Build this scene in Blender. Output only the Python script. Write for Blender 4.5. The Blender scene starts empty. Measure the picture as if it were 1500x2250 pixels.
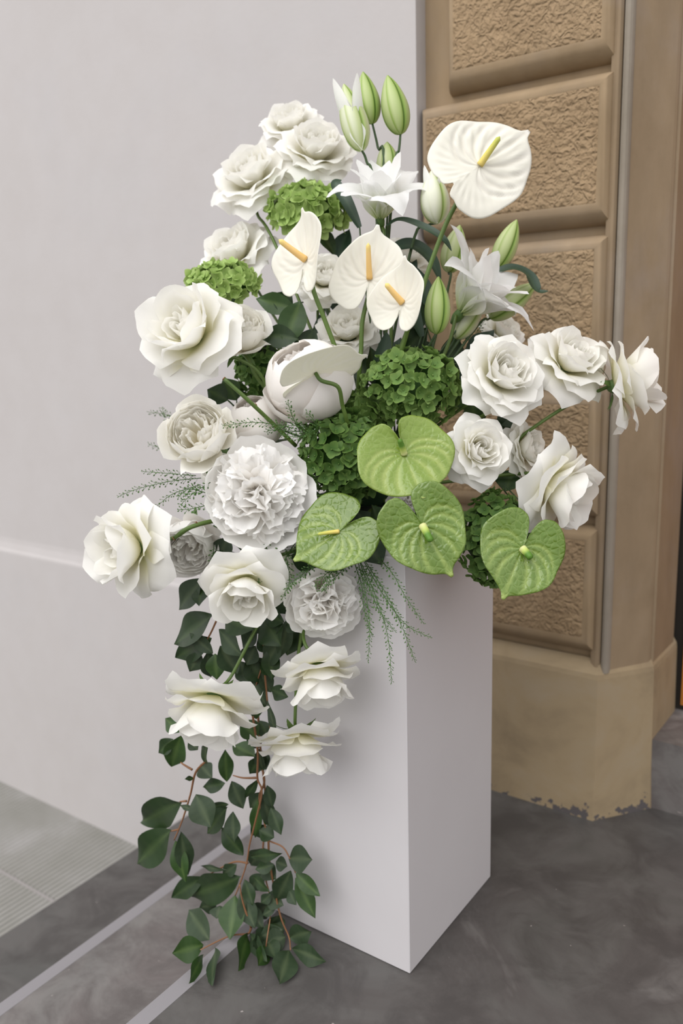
import bpy, math, random
import numpy as np
from mathutils import Vector, Matrix, noise

# ------------------------------------------------------------------ camera, world, sun, exposure
scene = bpy.context.scene
F_PX, CAM_H = 1846.0, 1.25
_y, _p, _r = np.radians([-35.55, 11.71, 1.6])
_fwd = np.array([math.sin(_y)*math.cos(_p), math.cos(_y)*math.cos(_p), -math.sin(_p)])
_rt = np.array([math.cos(_y), -math.sin(_y), 0.0])
_dn = np.cross(_fwd, _rt)
CR = math.cos(_r)*_rt + math.sin(_r)*_dn          # image right
CD = -math.sin(_r)*_rt + math.cos(_r)*_dn         # image down
CF = _fwd                                         # into the picture
CU = -CD
CAM = np.array([0, 0, CAM_H])
cam = bpy.data.cameras.new('camera')
cam.sensor_fit = 'VERTICAL'; cam.sensor_height = 36.0; cam.lens = F_PX/2250*36.0
cam.dof.use_dof = True; cam.dof.focus_distance = 1.50; cam.dof.aperture_fstop = 2.5
cam.clip_start = 0.05
cam_o = bpy.data.objects.new('camera', cam)
scene.collection.objects.link(cam_o)
cam_o.matrix_world = Matrix(((CR[0], CU[0], -CF[0], CAM[0]), (CR[1], CU[1], -CF[1], CAM[1]),
                             (CR[2], CU[2], -CF[2], CAM[2]), (0, 0, 0, 1)))
scene.camera = cam_o

world = bpy.data.worlds.new('overcast_sky'); scene.world = world; world.use_nodes = True
wn = world.node_tree; wn.nodes.clear()
wo = wn.nodes.new('ShaderNodeOutputWorld'); wb = wn.nodes.new('ShaderNodeBackground')
wt = wn.nodes.new('ShaderNodeTexCoord'); ws = wn.nodes.new('ShaderNodeSeparateXYZ'); wr = wn.nodes.new('ShaderNodeValToRGB')
wn.links.new(wt.outputs['Generated'], ws.inputs[0]); wn.links.new(ws.outputs['Z'], wr.inputs[0])
wr.color_ramp.elements[0].position = 0.0; wr.color_ramp.elements[0].color = (.50, .49, .49, 1)
wr.color_ramp.elements[1].position = 0.7; wr.color_ramp.elements[1].color = (.99, .975, .985, 1)
wn.links.new(wr.outputs[0], wb.inputs['Color']); wb.inputs['Strength'].default_value = 1.06
wn.links.new(wb.outputs[0], wo.inputs[0])

sun = bpy.data.lights.new('sun', 'SUN'); sun.energy = 1.05; sun.angle = math.radians(55); sun.color = (1.0, .985, .97)
sun_o = bpy.data.objects.new('sun', sun); scene.collection.objects.link(sun_o)
sun_o.rotation_euler = Vector((-.06, -.60, .72)).to_track_quat('Z', 'Y').to_euler()

scene.view_settings.view_transform = 'Standard'; scene.view_settings.look = 'None'
scene.view_settings.gamma = 1.0; scene.view_settings.use_curve_mapping = False
scene.view_settings.exposure = 0.70
scene.cycles.max_bounces = 16; scene.cycles.diffuse_bounces = 12; scene.cycles.transmission_bounces = 12

# ------------------------------------------------------------------ helpers
COL = scene.collection
RNG = random.Random(7)

def ray(px, py):
    return CR*((px-750)/F_PX) + CD*((py-1125)/F_PX) + CF
def at(px, py, d):
    return CAM + ray(px, py)*d
def aty(px, py, y):
    r = ray(px, py); return CAM + r*(y/r[1])
def lerp(a, b, t): return a + (b-a)*t
def nrm(v):
    v = np.asarray(v, float); return v/(np.linalg.norm(v)+1e-12)
def imgvec(a, b, c):                # right, up, toward the viewer
    return nrm(CR*a + CU*b - CF*c)

def mesh_obj(name, verts, faces, mat, parent=None, t=None, smooth=True, loc=None):
    me = bpy.data.meshes.new(name)
    me.from_pydata([tuple(map(float, v)) for v in verts], [], faces)
    if smooth: me.polygons.foreach_set('use_smooth', [True]*len(me.polygons))
    if t is not None:
        a = me.attributes.new('t', 'FLOAT', 'POINT'); a.data.foreach_set('value', np.asarray(t, dtype=np.float32))
    me.materials.append(mat)
    o = bpy.data.objects.new(name, me); COL.objects.link(o)
    if parent is not None: o.parent = parent
    if loc is not None: o.location = loc
    return o

def tag(o, label=None, cat=None, group=None, kind=None):
    if label: o['label'] = label
    if cat: o['category'] = cat
    if group: o['group'] = group
    if kind: o['kind'] = kind
    return o

def empty(name, loc, label, cat, group=None):
    o = bpy.data.objects.new(name, None); o.empty_display_size = .02
    COL.objects.link(o); o.location = [float(x) for x in loc]
    return tag(o, label, cat, group)

class MB:
    def __init__(s): s.v = []; s.f = []; s.t = []
    def add(s, v, f, t=None):
        n = len(s.v); s.v.extend([tuple(map(float, p)) for p in v]); s.f.extend([tuple(i+n for i in q) for q in f])
        s.t.extend(list(t) if t is not None else [0.0]*len(v))
    def box(s, a, b):
        x0, y0, z0 = a; x1, y1, z1 = b
        s.add([(x0,y0,z0),(x1,y0,z0),(x1,y1,z0),(x0,y1,z0),(x0,y0,z1),(x1,y0,z1),(x1,y1,z1),(x0,y1,z1)],
              [(0,3,2,1),(4,5,6,7),(0,1,5,4),(1,2,6,5),(2,3,7,6),(3,0,4,7)])
    def build(s, name, mat, parent=None, smooth=True, off=None):
        v = np.array(s.v)
        if off is not None: v = v - np.asarray(off)
        return mesh_obj(name, v, s.f, mat, parent, s.t, smooth)

def grid_faces(nu, nv, wrap=False):
    f = []
    for j in range(nv-1):
        for i in range(nu if wrap else nu-1):
            a = j*nu+i; b = j*nu+(i+1) % nu
            f.append((a, b, b+nu, a+nu))
    return f

def bez(p0, p1, p2, p3, n):
    t = np.linspace(0, 1, n)[:, None]
    return (1-t)**3*p0 + 3*(1-t)**2*t*p1 + 3*(1-t)*t*t*p2 + t**3*p3

def catmull(pts, per=6):
    pts = [np.asarray(p, float) for p in pts]
    if len(pts) == 2: return np.array([lerp(pts[0], pts[1], k/per) for k in range(per+1)])
    P = [2*pts[0]-pts[1]] + pts + [2*pts[-1]-pts[-2]]
    out = []
    for i in range(1, len(P)-2):
        for k in range(per):
            t = k/per
            out.append(.5*((2*P[i]) + (-P[i-1]+P[i+1])*t + (2*P[i-1]-5*P[i]+4*P[i+1]-P[i+2])*t*t + (-P[i-1]+3*P[i]-3*P[i+1]+P[i+2])*t**3))
    out.append(P[-2])
    return np.array(out)

def tube(path, r0, r1=None, n=8):
    path = np.asarray(path, float); m = len(path)
    r1 = r0 if r1 is None else r1
    v = []; T = np.gradient(path, axis=0); up = np.array([.3, .5, .81])
    prev = None
    for k in range(m):
        t = nrm(T[k])
        a = np.cross(t, up) if prev is None else prev - t*np.dot(prev, t)
        if np.linalg.norm(a) < 1e-6: a = np.cross(t, [1, 0, 0])
        a = nrm(a); prev = a; b = np.cross(t, a)
        rad = (r0 + (r1-r0)*k/(m-1)) if not callable(r0) else r0(k/(m-1))
        for i in range(n):
            w = 2*math.pi*i/n
            v.append(path[k] + (a*math.cos(w)+b*math.sin(w))*rad)
    f = grid_faces(n, m, wrap=True)
    f.append(tuple(range(n-1, -1, -1))); f.append(tuple((m-1)*n+i for i in range(n)))
    return v, f, [k/(m-1) for k in range(m) for _ in range(n)]

# ------------------------------------------------------------------ materials
def new_mat(name):
    m = bpy.data.materials.new(name); m.use_nodes = True
    nt = m.node_tree; b = nt.nodes['Principled BSDF']
    return m, nt, b
def N(nt, t, **kw):
    n = nt.nodes.new(t)
    for k, v in kw.items(): setattr(n, k, v)
    return n
def ramp(nt, fac, stops, interp='LINEAR'):
    r = N(nt, 'ShaderNodeValToRGB'); r.color_ramp.interpolation = interp
    e = r.color_ramp.elements
    while len(e) < len(stops): e.new(.5)
    for k, (p, c) in enumerate(stops):
        e[k].position = p; e[k].color = (*c, 1)
    nt.links.new(fac, r.inputs[0]); return r.outputs[0]
def tex_noise(nt, scale, detail=4, rough=.55, vec=None, dist=0):
    n = N(nt, 'ShaderNodeTexNoise'); n.inputs['Scale'].default_value = scale; n.inputs['Detail'].default_value = detail
    n.inputs['Roughness'].default_value = rough; n.inputs['Distortion'].default_value = dist
    if vec is not None: nt.links.new(vec, n.inputs['Vector'])
    return n.outputs['Fac']
def objco(nt, scale=None):
    c = N(nt, 'ShaderNodeNewGeometry').outputs['Position']
    if scale:
        m = N(nt, 'ShaderNodeMapping'); m.inputs['Scale'].default_value = scale
        nt.links.new(c, m.inputs['Vector']); c = m.outputs[0]
    return c
def mix(nt, fac, a, b, mode='MIX'):
    m = N(nt, 'ShaderNodeMix', data_type='RGBA', blend_type=mode)
    for s, v in ((m.inputs[0], fac), (m.inputs['A'], a), (m.inputs['B'], b)):
        if hasattr(v, 'node'): nt.links.new(v, s)
        elif isinstance(v, (int, float)): s.default_value = v
        else: s.default_value = (*v, 1)
    return m.outputs['Result']
def bump(nt, b, h, strength, dist):
    n = N(nt, 'ShaderNodeBump'); n.inputs['Strength'].default_value = strength; n.inputs['Distance'].default_value = dist
    nt.links.new(h, n.inputs['Height']); nt.links.new(n.outputs[0], b.inputs['Normal']); return n

def translucent(nt, b, color, amount):
    out = nt.nodes['Material Output']
    tr = N(nt, 'ShaderNodeBsdfTranslucent'); mx = N(nt, 'ShaderNodeMixShader'); mx.inputs[0].default_value = amount
    if hasattr(color, 'node'): nt.links.new(color, tr.inputs['Color'])
    else: tr.inputs['Color'].default_value = (*color, 1)
    nt.links.new(b.outputs[0], mx.inputs[1]); nt.links.new(tr.outputs[0], mx.inputs[2]); nt.links.new(mx.outputs[0], out.inputs[0])

def petal_mat(name, stops, amount=.3, rough=.6, veins=True):
    m, nt, b = new_mat(name)
    a = N(nt, 'ShaderNodeAttribute', attribute_name='t').outputs['Fac']
    c = ramp(nt, a, stops)
    nt.links.new(c, b.inputs['Base Color']); b.inputs['Roughness'].default_value = rough
    b.inputs['Specular IOR Level'].default_value = .25
    if veins:
        h = tex_noise(nt, 220, 3); bump(nt, b, h, .25, .0006)
    translucent(nt, b, c, amount); return m

M_ROSE = petal_mat('ivory_rose_petal', [(0, (.72, .74, .40)), (.25, (.86, .84, .66)), (.6, (.91, .90, .85)), (1, (.92, .912, .88))], .42)
M_ROSE_CREAM = petal_mat('cream_rose_petal', [(0, (.88, .80, .60)), (.35, (.905, .87, .75)), (.7, (.915, .90, .84)), (1, (.92, .91, .875))], .30)
M_PEONY = petal_mat('white_peony_petal', [(0, (.86, .80, .66)), (.4, (.92, .90, .865)), (1, (.935, .93, .915))], .34)
M_PEONY_PINK = petal_mat('blush_peony_petal', [(0, (.90, .84, .75)), (.4, (.925, .885, .84)), (1, (.93, .91, .885))], .32)
M_LILY = petal_mat('white_lily_petal', [(0, (.60, .70, .30)), (.22, (.85, .88, .72)), (.5, (.92, .92, .90)), (1, (.93, .93, .93))], .40, .5)
M_ANTH_W = petal_mat('ivory_anthurium_spathe', [(0, (.86, .85, .76)), (.4, (.865, .85, .785)), (.75, (.845, .825, .745)), (1, (.90, .885, .83))], .34, .32, False)
M_SPADIX_Y = petal_mat('yellow_spadix', [(0, (.86, .56, .20)), (.7, (.87, .60, .24)), (1, (.80, .66, .22))], .08, .55)
M_SPADIX_YG = petal_mat('yellow_green_spadix', [(0, (.80, .62, .18)), (.5, (.66, .60, .14)), (1, (.45, .50, .10))], .05, .5)
M_SPADIX_G = petal_mat('green_spadix', [(0, (.66, .66, .32)), (.35, (.42, .52, .12)), (.6, (.10, .22, .03)), (1, (.08, .18, .02))], .05, .4)

def green_mat(name, dark, light, rough=.35, amount=.12, back=None, spec=.5, nscale=25, mottling=.35, bumpd=.0008):
    m, nt, b = new_mat(name)
    a = N(nt, 'ShaderNodeAttribute', attribute_name='t').outputs['Fac']
    c = ramp(nt, a, [(0, dark), (1, light)])
    n = tex_noise(nt, nscale, 3, .6, objco(nt))
    c = mix(nt, ramp(nt, n, [(.35, (0, 0, 0)), (.7, (mottling,)*3)]), c, [x*1.5 for x in dark])
    if back:
        g = N(nt, 'ShaderNodeNewGeometry').outputs['Backfacing']
        c = mix(nt, g, c, back)
    nt.links.new(c, b.inputs['Base Color']); b.inputs['Roughness'].default_value = rough
    b.inputs['Specular IOR Level'].default_value = spec
    bump(nt, b, tex_noise(nt, nscale*6, 2), .3, bumpd)
    if amount: translucent(nt, b, c, amount)
    return m
M_ANTH_G = green_mat('lime_anthurium_spathe', (.135, .225, .016), (.39, .46, .14), .18, .16, None, .55, 9, .25)
M_STEM = green_mat('green_stem', (0.056, 0.104, 0.016), (0.120, 0.192, 0.036), .45, 0)
M_STEM_DARK = green_mat('dark_green_stem', (0.024, 0.056, 0.014), (0.048, 0.088, 0.024), .5, 0)
M_STEM_BROWN = green_mat('russet_twig', (.16, .070, .026), (.24, .11, .05), .6, 0)
M_LEAF = green_mat('dark_glossy_leaf', (.010, .028, .007), (.042, .072, .022), .24, .05, (0.112, 0.128, 0.072), .32)
M_LEAF_DUSTY = green_mat('dusty_green_leaf', (.018, .036, .016), (.066, .092, .044), .45, .06, (0.136, 0.144, 0.088), .3)
M_LEAF_MID = green_mat('mid_green_leaf', (.016, .046, .008), (.062, .108, .026), .33, .08, (0.112, 0.136, 0.072), .34)
M_LILY_LEAF = green_mat('blue_green_lily_leaf', (0.018, 0.044, 0.024), (0.040, 0.076, 0.040), .4, .05)
M_HYD = green_mat('fresh_green_sepal', (.090, .185, .035), (.23, .345, .095), .5, .22, None, .3, 40, .3)
M_HYD_DARK = green_mat('deep_green_sepal', (.05, .125, .022), (.155, .255, .062), .5, .18, None, .3, 40, .3)
M_HYD_LIME = green_mat('lime_green_sepal', (0.252, 0.396, 0.084), (0.456, 0.588, 0.216), .5, .25, None, .3, 40, .25)
M_POD = green_mat('seed_pod_green', (0.044, 0.112, 0.020), (0.096, 0.200, 0.048), .5, .1)
M_BUD = petal_mat('green_lily_bud', [(0, (.035, .085, .008)), (.22, (.14, .24, .035)), (.5, (.29, .41, .10)), (.8, (.52, .59, .30)), (1, (.80, .82, .68))], .12, .42)
M_SEPAL = green_mat('rose_sepal', (0.056, 0.120, 0.024), (0.096, 0.176, 0.040), .5, 0)

def quilt(mat, scale, dist, light, amt):
    """fine net of veins with puffed cells between them"""
    nt = mat.node_tree; b = nt.nodes['Principled BSDF']; co = objco(nt)
    nn = N(nt, 'ShaderNodeTexNoise'); nn.inputs['Scale'].default_value = scale*.6; nt.links.new(co, nn.inputs['Vector'])
    ad = N(nt, 'ShaderNodeMixRGB', blend_type='ADD'); ad.inputs[0].default_value = .6/scale
    nt.links.new(co, ad.inputs[1]); nt.links.new(nn.outputs['Color'], ad.inputs[2])
    v = N(nt, 'ShaderNodeTexVoronoi', feature='DISTANCE_TO_EDGE'); v.inputs['Scale'].default_value = scale
    nt.links.new(ad.outputs[0], v.inputs['Vector'])
    e = ramp(nt, v.outputs['Distance'], [(0, (0, 0, 0)), (.25, (1, 1, 1))])
    bump(nt, b, e, .8, dist)
    if light:
        old = b.inputs['Base Color'].links[0].from_socket
        c = mix(nt, ramp(nt, v.outputs['Distance'], [(0, (amt,)*3), (.07, (0, 0, 0))]), old, light)
        nt.links.new(c, b.inputs['Base Color'])
M_ANTH_G2 = green_mat('glossy_green_anthurium_spathe', (.075, .150, .011), (.30, .385, .095), .13, .14, None, .6, 9, .3)
quilt(M_ANTH_G, 95, .00035, (.42, .50, .19), .16)
quilt(M_ANTH_G2, 85, .0007, (.34, .43, .14), .22)
M_ANTH_W2 = petal_mat('thin_pale_spathe', [(0, (.88, .87, .78)), (.5, (.88, .87, .80)), (1, (.90, .89, .83))], .4, .4, False)
def simple_mat(name, col, rough=.6, spec=.4):
    m, nt, b = new_mat(name); b.inputs['Base Color'].default_value = (*col, 1); b.inputs['Roughness'].default_value = rough
    b.inputs['Specular IOR Level'].default_value = spec; return m

def plaster():
    m, nt, b = new_mat('white_lime_plaster')
    n = tex_noise(nt, 1.3, 5, .6, objco(nt)); n2 = tex_noise(nt, 9, 4, .6, objco(nt))
    c = ramp(nt, n, [(.3, (.455, .432, .424)), (.5, (.468, .446, .440)), (.72, (.452, .436, .436))])
    c = mix(nt, .12, c, ramp(nt, n2, [(.3, (.42, .38, .36)), (.7, (.53, .51, .51))]))
    nt.links.new(c, b.inputs['Base Color']); b.inputs['Roughness'].default_value = .85; b.inputs['Specular IOR Level'].default_value = .2
    bump(nt, b, tex_noise(nt, 60, 5, .6, objco(nt)), .25, .002); return m
M_WALL = plaster()

def pedestal_mat():
    m, nt, b = new_mat('white_painted_board')
    n = tex_noise(nt, 2.5, 4, .5, objco(nt))
    c = ramp(nt, n, [(.3, (.535, .515, .525)), (.7, (.565, .55, .56))])
    nt.links.new(c, b.inputs['Base Color']); b.inputs['Roughness'].default_value = .5
    bump(nt, b, tex_noise(nt, 300, 2, .5, objco(nt)), .12, .0006); return m
M_PED = pedestal_mat()

def sandstone(name, a, b_, c_, rough=False):
    m, nt, b = new_mat(name)
    co = objco(nt)
    n = tex_noise(nt, 3.2, 6, .62, co, .4); n2 = tex_noise(nt, 14, 5, .6, objco(nt, (1, 1, .35)))
    c = ramp(nt, n, [(.28, a), (.5, b_), (.75, c_)])
    c = mix(nt, .3, c, ramp(nt, n2, [(.3, [x*.72 for x in a]), (.7, [min(1, x*1.25) for x in b_])]))
    if rough:
        v = N(nt, 'ShaderNodeTexVoronoi', feature='SMOOTH_F1'); v.inputs['Scale'].default_value = 105
        d = N(nt, 'ShaderNodeMapping'); nt.links.new(co, d.inputs['Vector'])
        nn = N(nt, 'ShaderNodeTexNoise'); nn.inputs['Scale'].default_value = 30; nt.links.new(co, nn.inputs['Vector'])
        ad = N(nt, 'ShaderNodeMixRGB', blend_type='ADD'); ad.inputs[0].default_value = .045
        nt.links.new(co, ad.inputs[1]); nt.links.new(nn.outputs['Color'], ad.inputs[2]); nt.links.new(ad.outputs[0], v.inputs['Vector'])
        f2 = tex_noise(nt, 95, 4, .6, co)
        h = N(nt, 'ShaderNodeMath', operation='MULTIPLY_ADD'); h.inputs[1].default_value = 1.3
        nt.links.new(v.outputs['Distance'], h.inputs[0]); nt.links.new(f2, h.inputs[2])
        bump(nt, b, h.outputs[0], 1.0, .0060)
    else:
        bump(nt, b, tex_noise(nt, 90, 5, .6, co), .35, .0015)
    nt.links.new(c, b.inputs['Base Color']); b.inputs['Roughness'].default_value = .85; b.inputs['Specular IOR Level'].default_value = .25
    return m
M_STONE = sandstone('smooth_tan_sandstone', (0.235, 0.166, 0.095), (0.290, 0.212, 0.129), (0.277, 0.221, 0.165))
M_STONE_ROUGH = sandstone('pecked_tan_sandstone', (0.256, 0.176, 0.098), (0.312, 0.221, 0.129), (0.304, 0.224, 0.137), True)
M_STONE_GREY = sandstone('weathered_grey_tan_sandstone', (0.225, 0.162, 0.098), (0.258, 0.192, 0.123), (0.278, 0.226, 0.183))

def base_stone():
    m, nt, b = new_mat('stained_base_sandstone')
    co = objco(nt)
    n = tex_noise(nt, 4, 6, .65, co, .5)
    c = ramp(nt, n, [(.28, (0.211, 0.159, 0.097)), (.5, (0.299, 0.228, 0.136)), (.72, (0.316, 0.258, 0.180))])
    # chipped dark patches low on the face
    z = N(nt, 'ShaderNodeSeparateXYZ'); nt.links.new(co, z.inputs[0])
    low = N(nt, 'ShaderNodeMapRange'); low.inputs['From Min'].default_value = .012; low.inputs['From Max'].default_value = .11
    low.inputs['To Min'].default_value = .13; low.inputs['To Max'].default_value = -.25
    nt.links.new(z.outputs['Z'], low.inputs['Value'])
    pn = tex_noise(nt, 24, 5, .6, co)
    ad = N(nt, 'ShaderNodeMath', operation='ADD'); nt.links.new(pn, ad.inputs[0]); nt.links.new(low.outputs[0], ad.inputs[1])
    c = mix(nt, ramp(nt, ad.outputs[0], [(.655, (0, 0, 0)), (.67, (1, 1, 1))]), c, (.085, .075, .075))
    nt.links.new(c, b.inputs['Base Color']); b.inputs['Roughness'].default_value = .85
    bump(nt, b, tex_noise(nt, 70, 5, .6, co), .35, .0015); return m
M_BASE = base_stone()
M_STONE_PALE = sandstone('pale_worn_sandstone', (.21, .18, .140), (.27, .235, .19), (.31, .28, .24))

def slate(name, a, b_, c_, rough=.55, seed=0.0):
    m, nt, b = new_mat(name)
    co = objco(nt)
    n = tex_noise(nt, 2.6, 6, .62, co, 1.0); n2 = tex_noise(nt, 7, 6, .68, co, .6); n3 = tex_noise(nt, 140, 3, .6, co)
    c = ramp(nt, n, [(.30, a), (.47, b_), (.60, c_), (.78, [x*1.9 for x in b_])])
    c = mix(nt, ramp(nt, n2, [(.42, (0, 0, 0)), (.62, (.8, .8, .8))]), c, [x*.68 for x in c_])
    v = N(nt, 'ShaderNodeTexNoise'); v.inputs['Scale'].default_value = 55; v.inputs['Detail'].default_value = 2; nt.links.new(co, v.inputs['Vector'])
    c = mix(nt, ramp(nt, v.outputs['Fac'], [(.76, (0, 0, 0)), (.79, (.5, .5, .5))]), c, (.42, .38, .36))
    nt.links.new(c, b.inputs['Base Color'])
    r = ramp(nt, n, [(.3, (rough-.1,)*3), (.7, (rough+.15,)*3)]); nt.links.new(r, b.inputs['Roughness'])
    bump(nt, b, n3, .2, .001); return m
M_SLATE = slate('dark_grey_slate', (0.069, 0.068, 0.064), (0.088, 0.083, 0.079), (0.069, 0.062, 0.059))
M_SLATE_STEP = slate('grey_brown_slate_tread', (0.142, 0.137, 0.131), (0.163, 0.153, 0.146), (0.122, 0.106, 0.102))
M_NOSE = simple_mat('worn_pale_nosing', (0.221, 0.211, 0.221), .45)

def pavement():
    m, nt, b = new_mat('ribbed_grey_stone')
    co = objco(nt)
    n = tex_noise(nt, 4, 5, .6, co, .3)
    c = ramp(nt, n, [(.3, (.245, .240, .215)), (.55, (.295, .288, .268)), (.75, (.37, .36, .35))])
    w = N(nt, 'ShaderNodeTexWave', wave_type='BANDS', bands_direction='X'); w.inputs['Scale'].default_value = 13
    w.inputs['Distortion'].default_value = .25; nt.links.new(co, w.inputs['Vector'])
    c = mix(nt, ramp(nt, w.outputs['Fac'], [(.15, (.6, .6, .6)), (.55, (0, 0, 0))]), c, (.12, .117, .105))
    nt.links.new(c, b.inputs['Base Color']); b.inputs['Roughness'].default_value = .8
    bump(nt, b, w.outputs['Fac'], 1.0, .006); return m
M_PAVE = pavement()
M_JOINT = simple_mat('pale_pavement_joint', (0.289, 0.272, 0.264), .9)
def wood():
    m, nt, b = new_mat('orange_varnished_wood')
    n = tex_noise(nt, 6, 5, .6, objco(nt, (8, 8, .6)))
    c = ramp(nt, n, [(.3, (.30, .10, .015)), (.7, (.48, .19, .03))])
    nt.links.new(c, b.inputs['Base Color']); b.inputs['Roughness'].default_value = .35; return m
M_WOOD = wood()
M_GAP = simple_mat('dark_door_gap', (.02, .016, .012), .6)  # near-black backing, paints the shade of the gap around the door boards
M_FOAM = simple_mat('wet_green_floral_foam', (.02, .05, .02), .9)
M_BOWL = simple_mat('dark_plastic_bowl', (.012, .014, .012), .5)

# ------------------------------------------------------------------ setting
def structure(name, mb, mat, smooth=False):
    o = mb.build(name, mat, None, smooth); o['kind'] = 'structure'; return o
def prism(mb, prof, z0, z1):          # prof: closed xy polygon
    n = len(prof)
    v = [(x, y, z0) for x, y in prof] + [(x, y, z1) for x, y in prof]
    f = [(i, (i+1) % n, n+(i+1) % n, n+i) for i in range(n)] + [tuple(range(n-1, -1, -1)), tuple(range(n, 2*n))]
    mb.add(v, f)

R = .24                               # riser
XB, XA, XC = -1.146, -1.658, -2.148   # step edges
YW = 1.98                             # wall plane
m = MB(); m.box((XB+.012, -3.0, -.9), (4.0, 3.2, 0.0))
floor = structure('floor', m, M_SLATE)
def nosing(x, z):
    pts = [(x+.045, z+.0004), (x+.032, z+.0010)] + [(x+.014*(1-math.sin(q))+.002, z+.0010-.014*(1-math.cos(q))) for q in np.linspace(.15, math.pi/2, 9)] + [(x+.002, z-.05), (x+.045, z-.05)]
    return pts
def step(x0, x1, z):
    st = MB(); st.box((x0+.012, -3.0, -.95), (x1+.05, YW+.05, z))
    o = st.build('step', M_SLATE_STEP, None, False)
    return o
def add_nosing(x, z, parent):
    pts = nosing(x, z); n = len(pts); mb = MB()
    mb.add([(a, -3.0, b) for a, b in pts]+[(a, YW+.03, b) for a, b in pts],
           [(i, n+i, n+(i+1) % n, (i+1) % n) for i in range(n)]+[tuple(range(n)), tuple(range(2*n-1, n-1, -1))])
    return mb.build('nosing', M_NOSE, parent, False)
add_nosing(XB, 0.0, floor)
s1 = step(XA, XB, -R); s1.name = 'trim_1'; s1['kind'] = 'structure'; add_nosing(XA, -R, s1)
s2 = MB(); s2.box((XC, -3.0, -.95), (XA+.05, YW+.05, -2*R)); s2 = structure('trim_2', s2, M_SLATE)

ZP = -3*R
m = MB(); m.box((-9, -5, ZP-.25), (XC+.03, YW+.1, ZP-.006)); ground = structure('ground', m, M_JOINT)
rows = [(-9, -5.6), (-5.58, -3.56), (-3.54, XC-.001)]
ys = [YW+.02, 1.57, .80, .02, -.80, -1.7, -2.6, -3.4]
for k, (xa, xb) in enumerate(rows):
    for j in range(len(ys)-1):
        dy = .33 if k == 1 else 0
        mb = MB(); a = min(ys[j]-.009-dy*(j > 0), YW+.02); b_ = ys[j+1]+.009-dy
        mb.box((xa+.006, b_, ZP-.05), (xb-.006, a, ZP+RNG.uniform(-.001, .001)))
        mb.build('paving_slab', M_PAVE, ground, False)

# white plastered wall: upper face, sloped shoulder and thicker dado below
zl = .415
prof = [(-9, 0)]
m = MB()
pr = [(YW, 5.0), (YW, zl+.055), (YW-.002, zl+.035), (YW-.008, zl+.008), (YW-.0125, zl-.002), (YW-.0135, zl-.010), (YW-.0135, ZP-.1), (YW+.25, ZP-.1), (YW+.25, 5.0)]
xs = [-9, -1.148]
n = len(pr)
m.add([(x, y, z) for x in xs for y, z in pr], [(i, (i+1) % n, n+(i+1) % n, n+i) for i in range(n)]+[tuple(range(n-1, -1, -1)), tuple(range(n, 2*n))])
wall = structure('wall_back', m, M_WALL)

# stone door surround: carcass with recess plane, five rusticated blocks, plinth, mouldings, splayed reveal
XE = -.652
c0 = np.array([-.639, 1.985]); c1 = np.array([-.537, 2.119]); c2 = np.array([-.532, 2.328])
m = MB(); prism(m, [(-1.149, 2.028), (-.66, 2.028), (-.66, 2.32), (-1.149, 2.32)], -.05, 5.0)
pier = structure('wall_right', m, M_STONE)
pier['kind'] = 'structure'

def rustic_block(x0, x1, z0, z1, seed):
    """block with rounded bevelled rim; the pecked panel is its own sub-part"""
    yb, yf, bw, bo, rim = 2.036, 1.982, .030, .042, .005
    rings = []
    def ring(il, ir, ib, it, y):
        return [(x0+il, y, z0+ib), (x1-ir, y, z0+ib), (x1-ir, y, z1-it), (x0+il, y, z1-it)]
    prof_ = [(0, yb), (.03, yb-.012), (.14, yb-.026), (.34, yb-.038), (.58, yb-.047), (.8, yb-.0522), (1.0, yf)]
    for s, y in prof_:
        rings.append(ring(s*.020, s*bw*.8, s*bo, s*bw, y))
    rings.append(ring(.020+rim*.7, bw*.8+rim, bo+rim*.6, bw+rim*.6  , yf-.0003))
    rings.append(ring(.020+rim*.7+.003, bw*.8+rim+.003, bo+rim*.6+.003, bw+rim*.6+.003, yf+.001))
    v = [p for r in rings for p in r]; f = []
    for k in range(len(rings)-1):
        for i in range(4):
            a = k*4+i; b_ = k*4+(i+1) % 4; f.append((a, b_, b_+4, a+4))
    mb = MB(); mb.add(v, f)
    blk = mb.build('stone_block', M_STONE, pier, True)
    md = blk.modifiers.new('b', 'EDGE_SPLIT'); md.split_angle = math.radians(38)
    a, _, c, _ = rings[-1][0], 0, rings[-1][2], 0
    nx, nz = 96, 72
    X = np.linspace(a[0]-.001, c[0]+.001, nx); Z = np.linspace(a[2]-.001, c[2]+.001, nz)
    vv = []
    for zz in Z:
        for xx in X:
            h = noise.noise(Vector((xx*40, seed*3.1, zz*40)))*.0022 + noise.noise(Vector((xx*85, seed, zz*85)))*.0014
            e = min(xx-X[0], X[-1]-xx, zz-Z[0], Z[-1]-zz)
            vv.append((xx, yf-.0012-h*min(1, e/.010)+.002*math.exp(-e/.003), zz))
    mesh_obj('pecked_face', vv, grid_faces(nx, nz), M_STONE_ROUGH, blk)
    return blk
for k, (x0, z0, z1) in enumerate([(-1.072, 1.832, 2.170), (-1.147, 1.487, 1.817), (-1.072, 1.128, 1.469), (-1.147, .795, 1.112), (-1.072, .445, .778), (-1.147, 2.185, 2.52), (-1.072, 2.535, 2.87), (-1.147, 2.885, 3.22)]):
    rustic_block(x0, XE, z0, z1, k+1)

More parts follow.
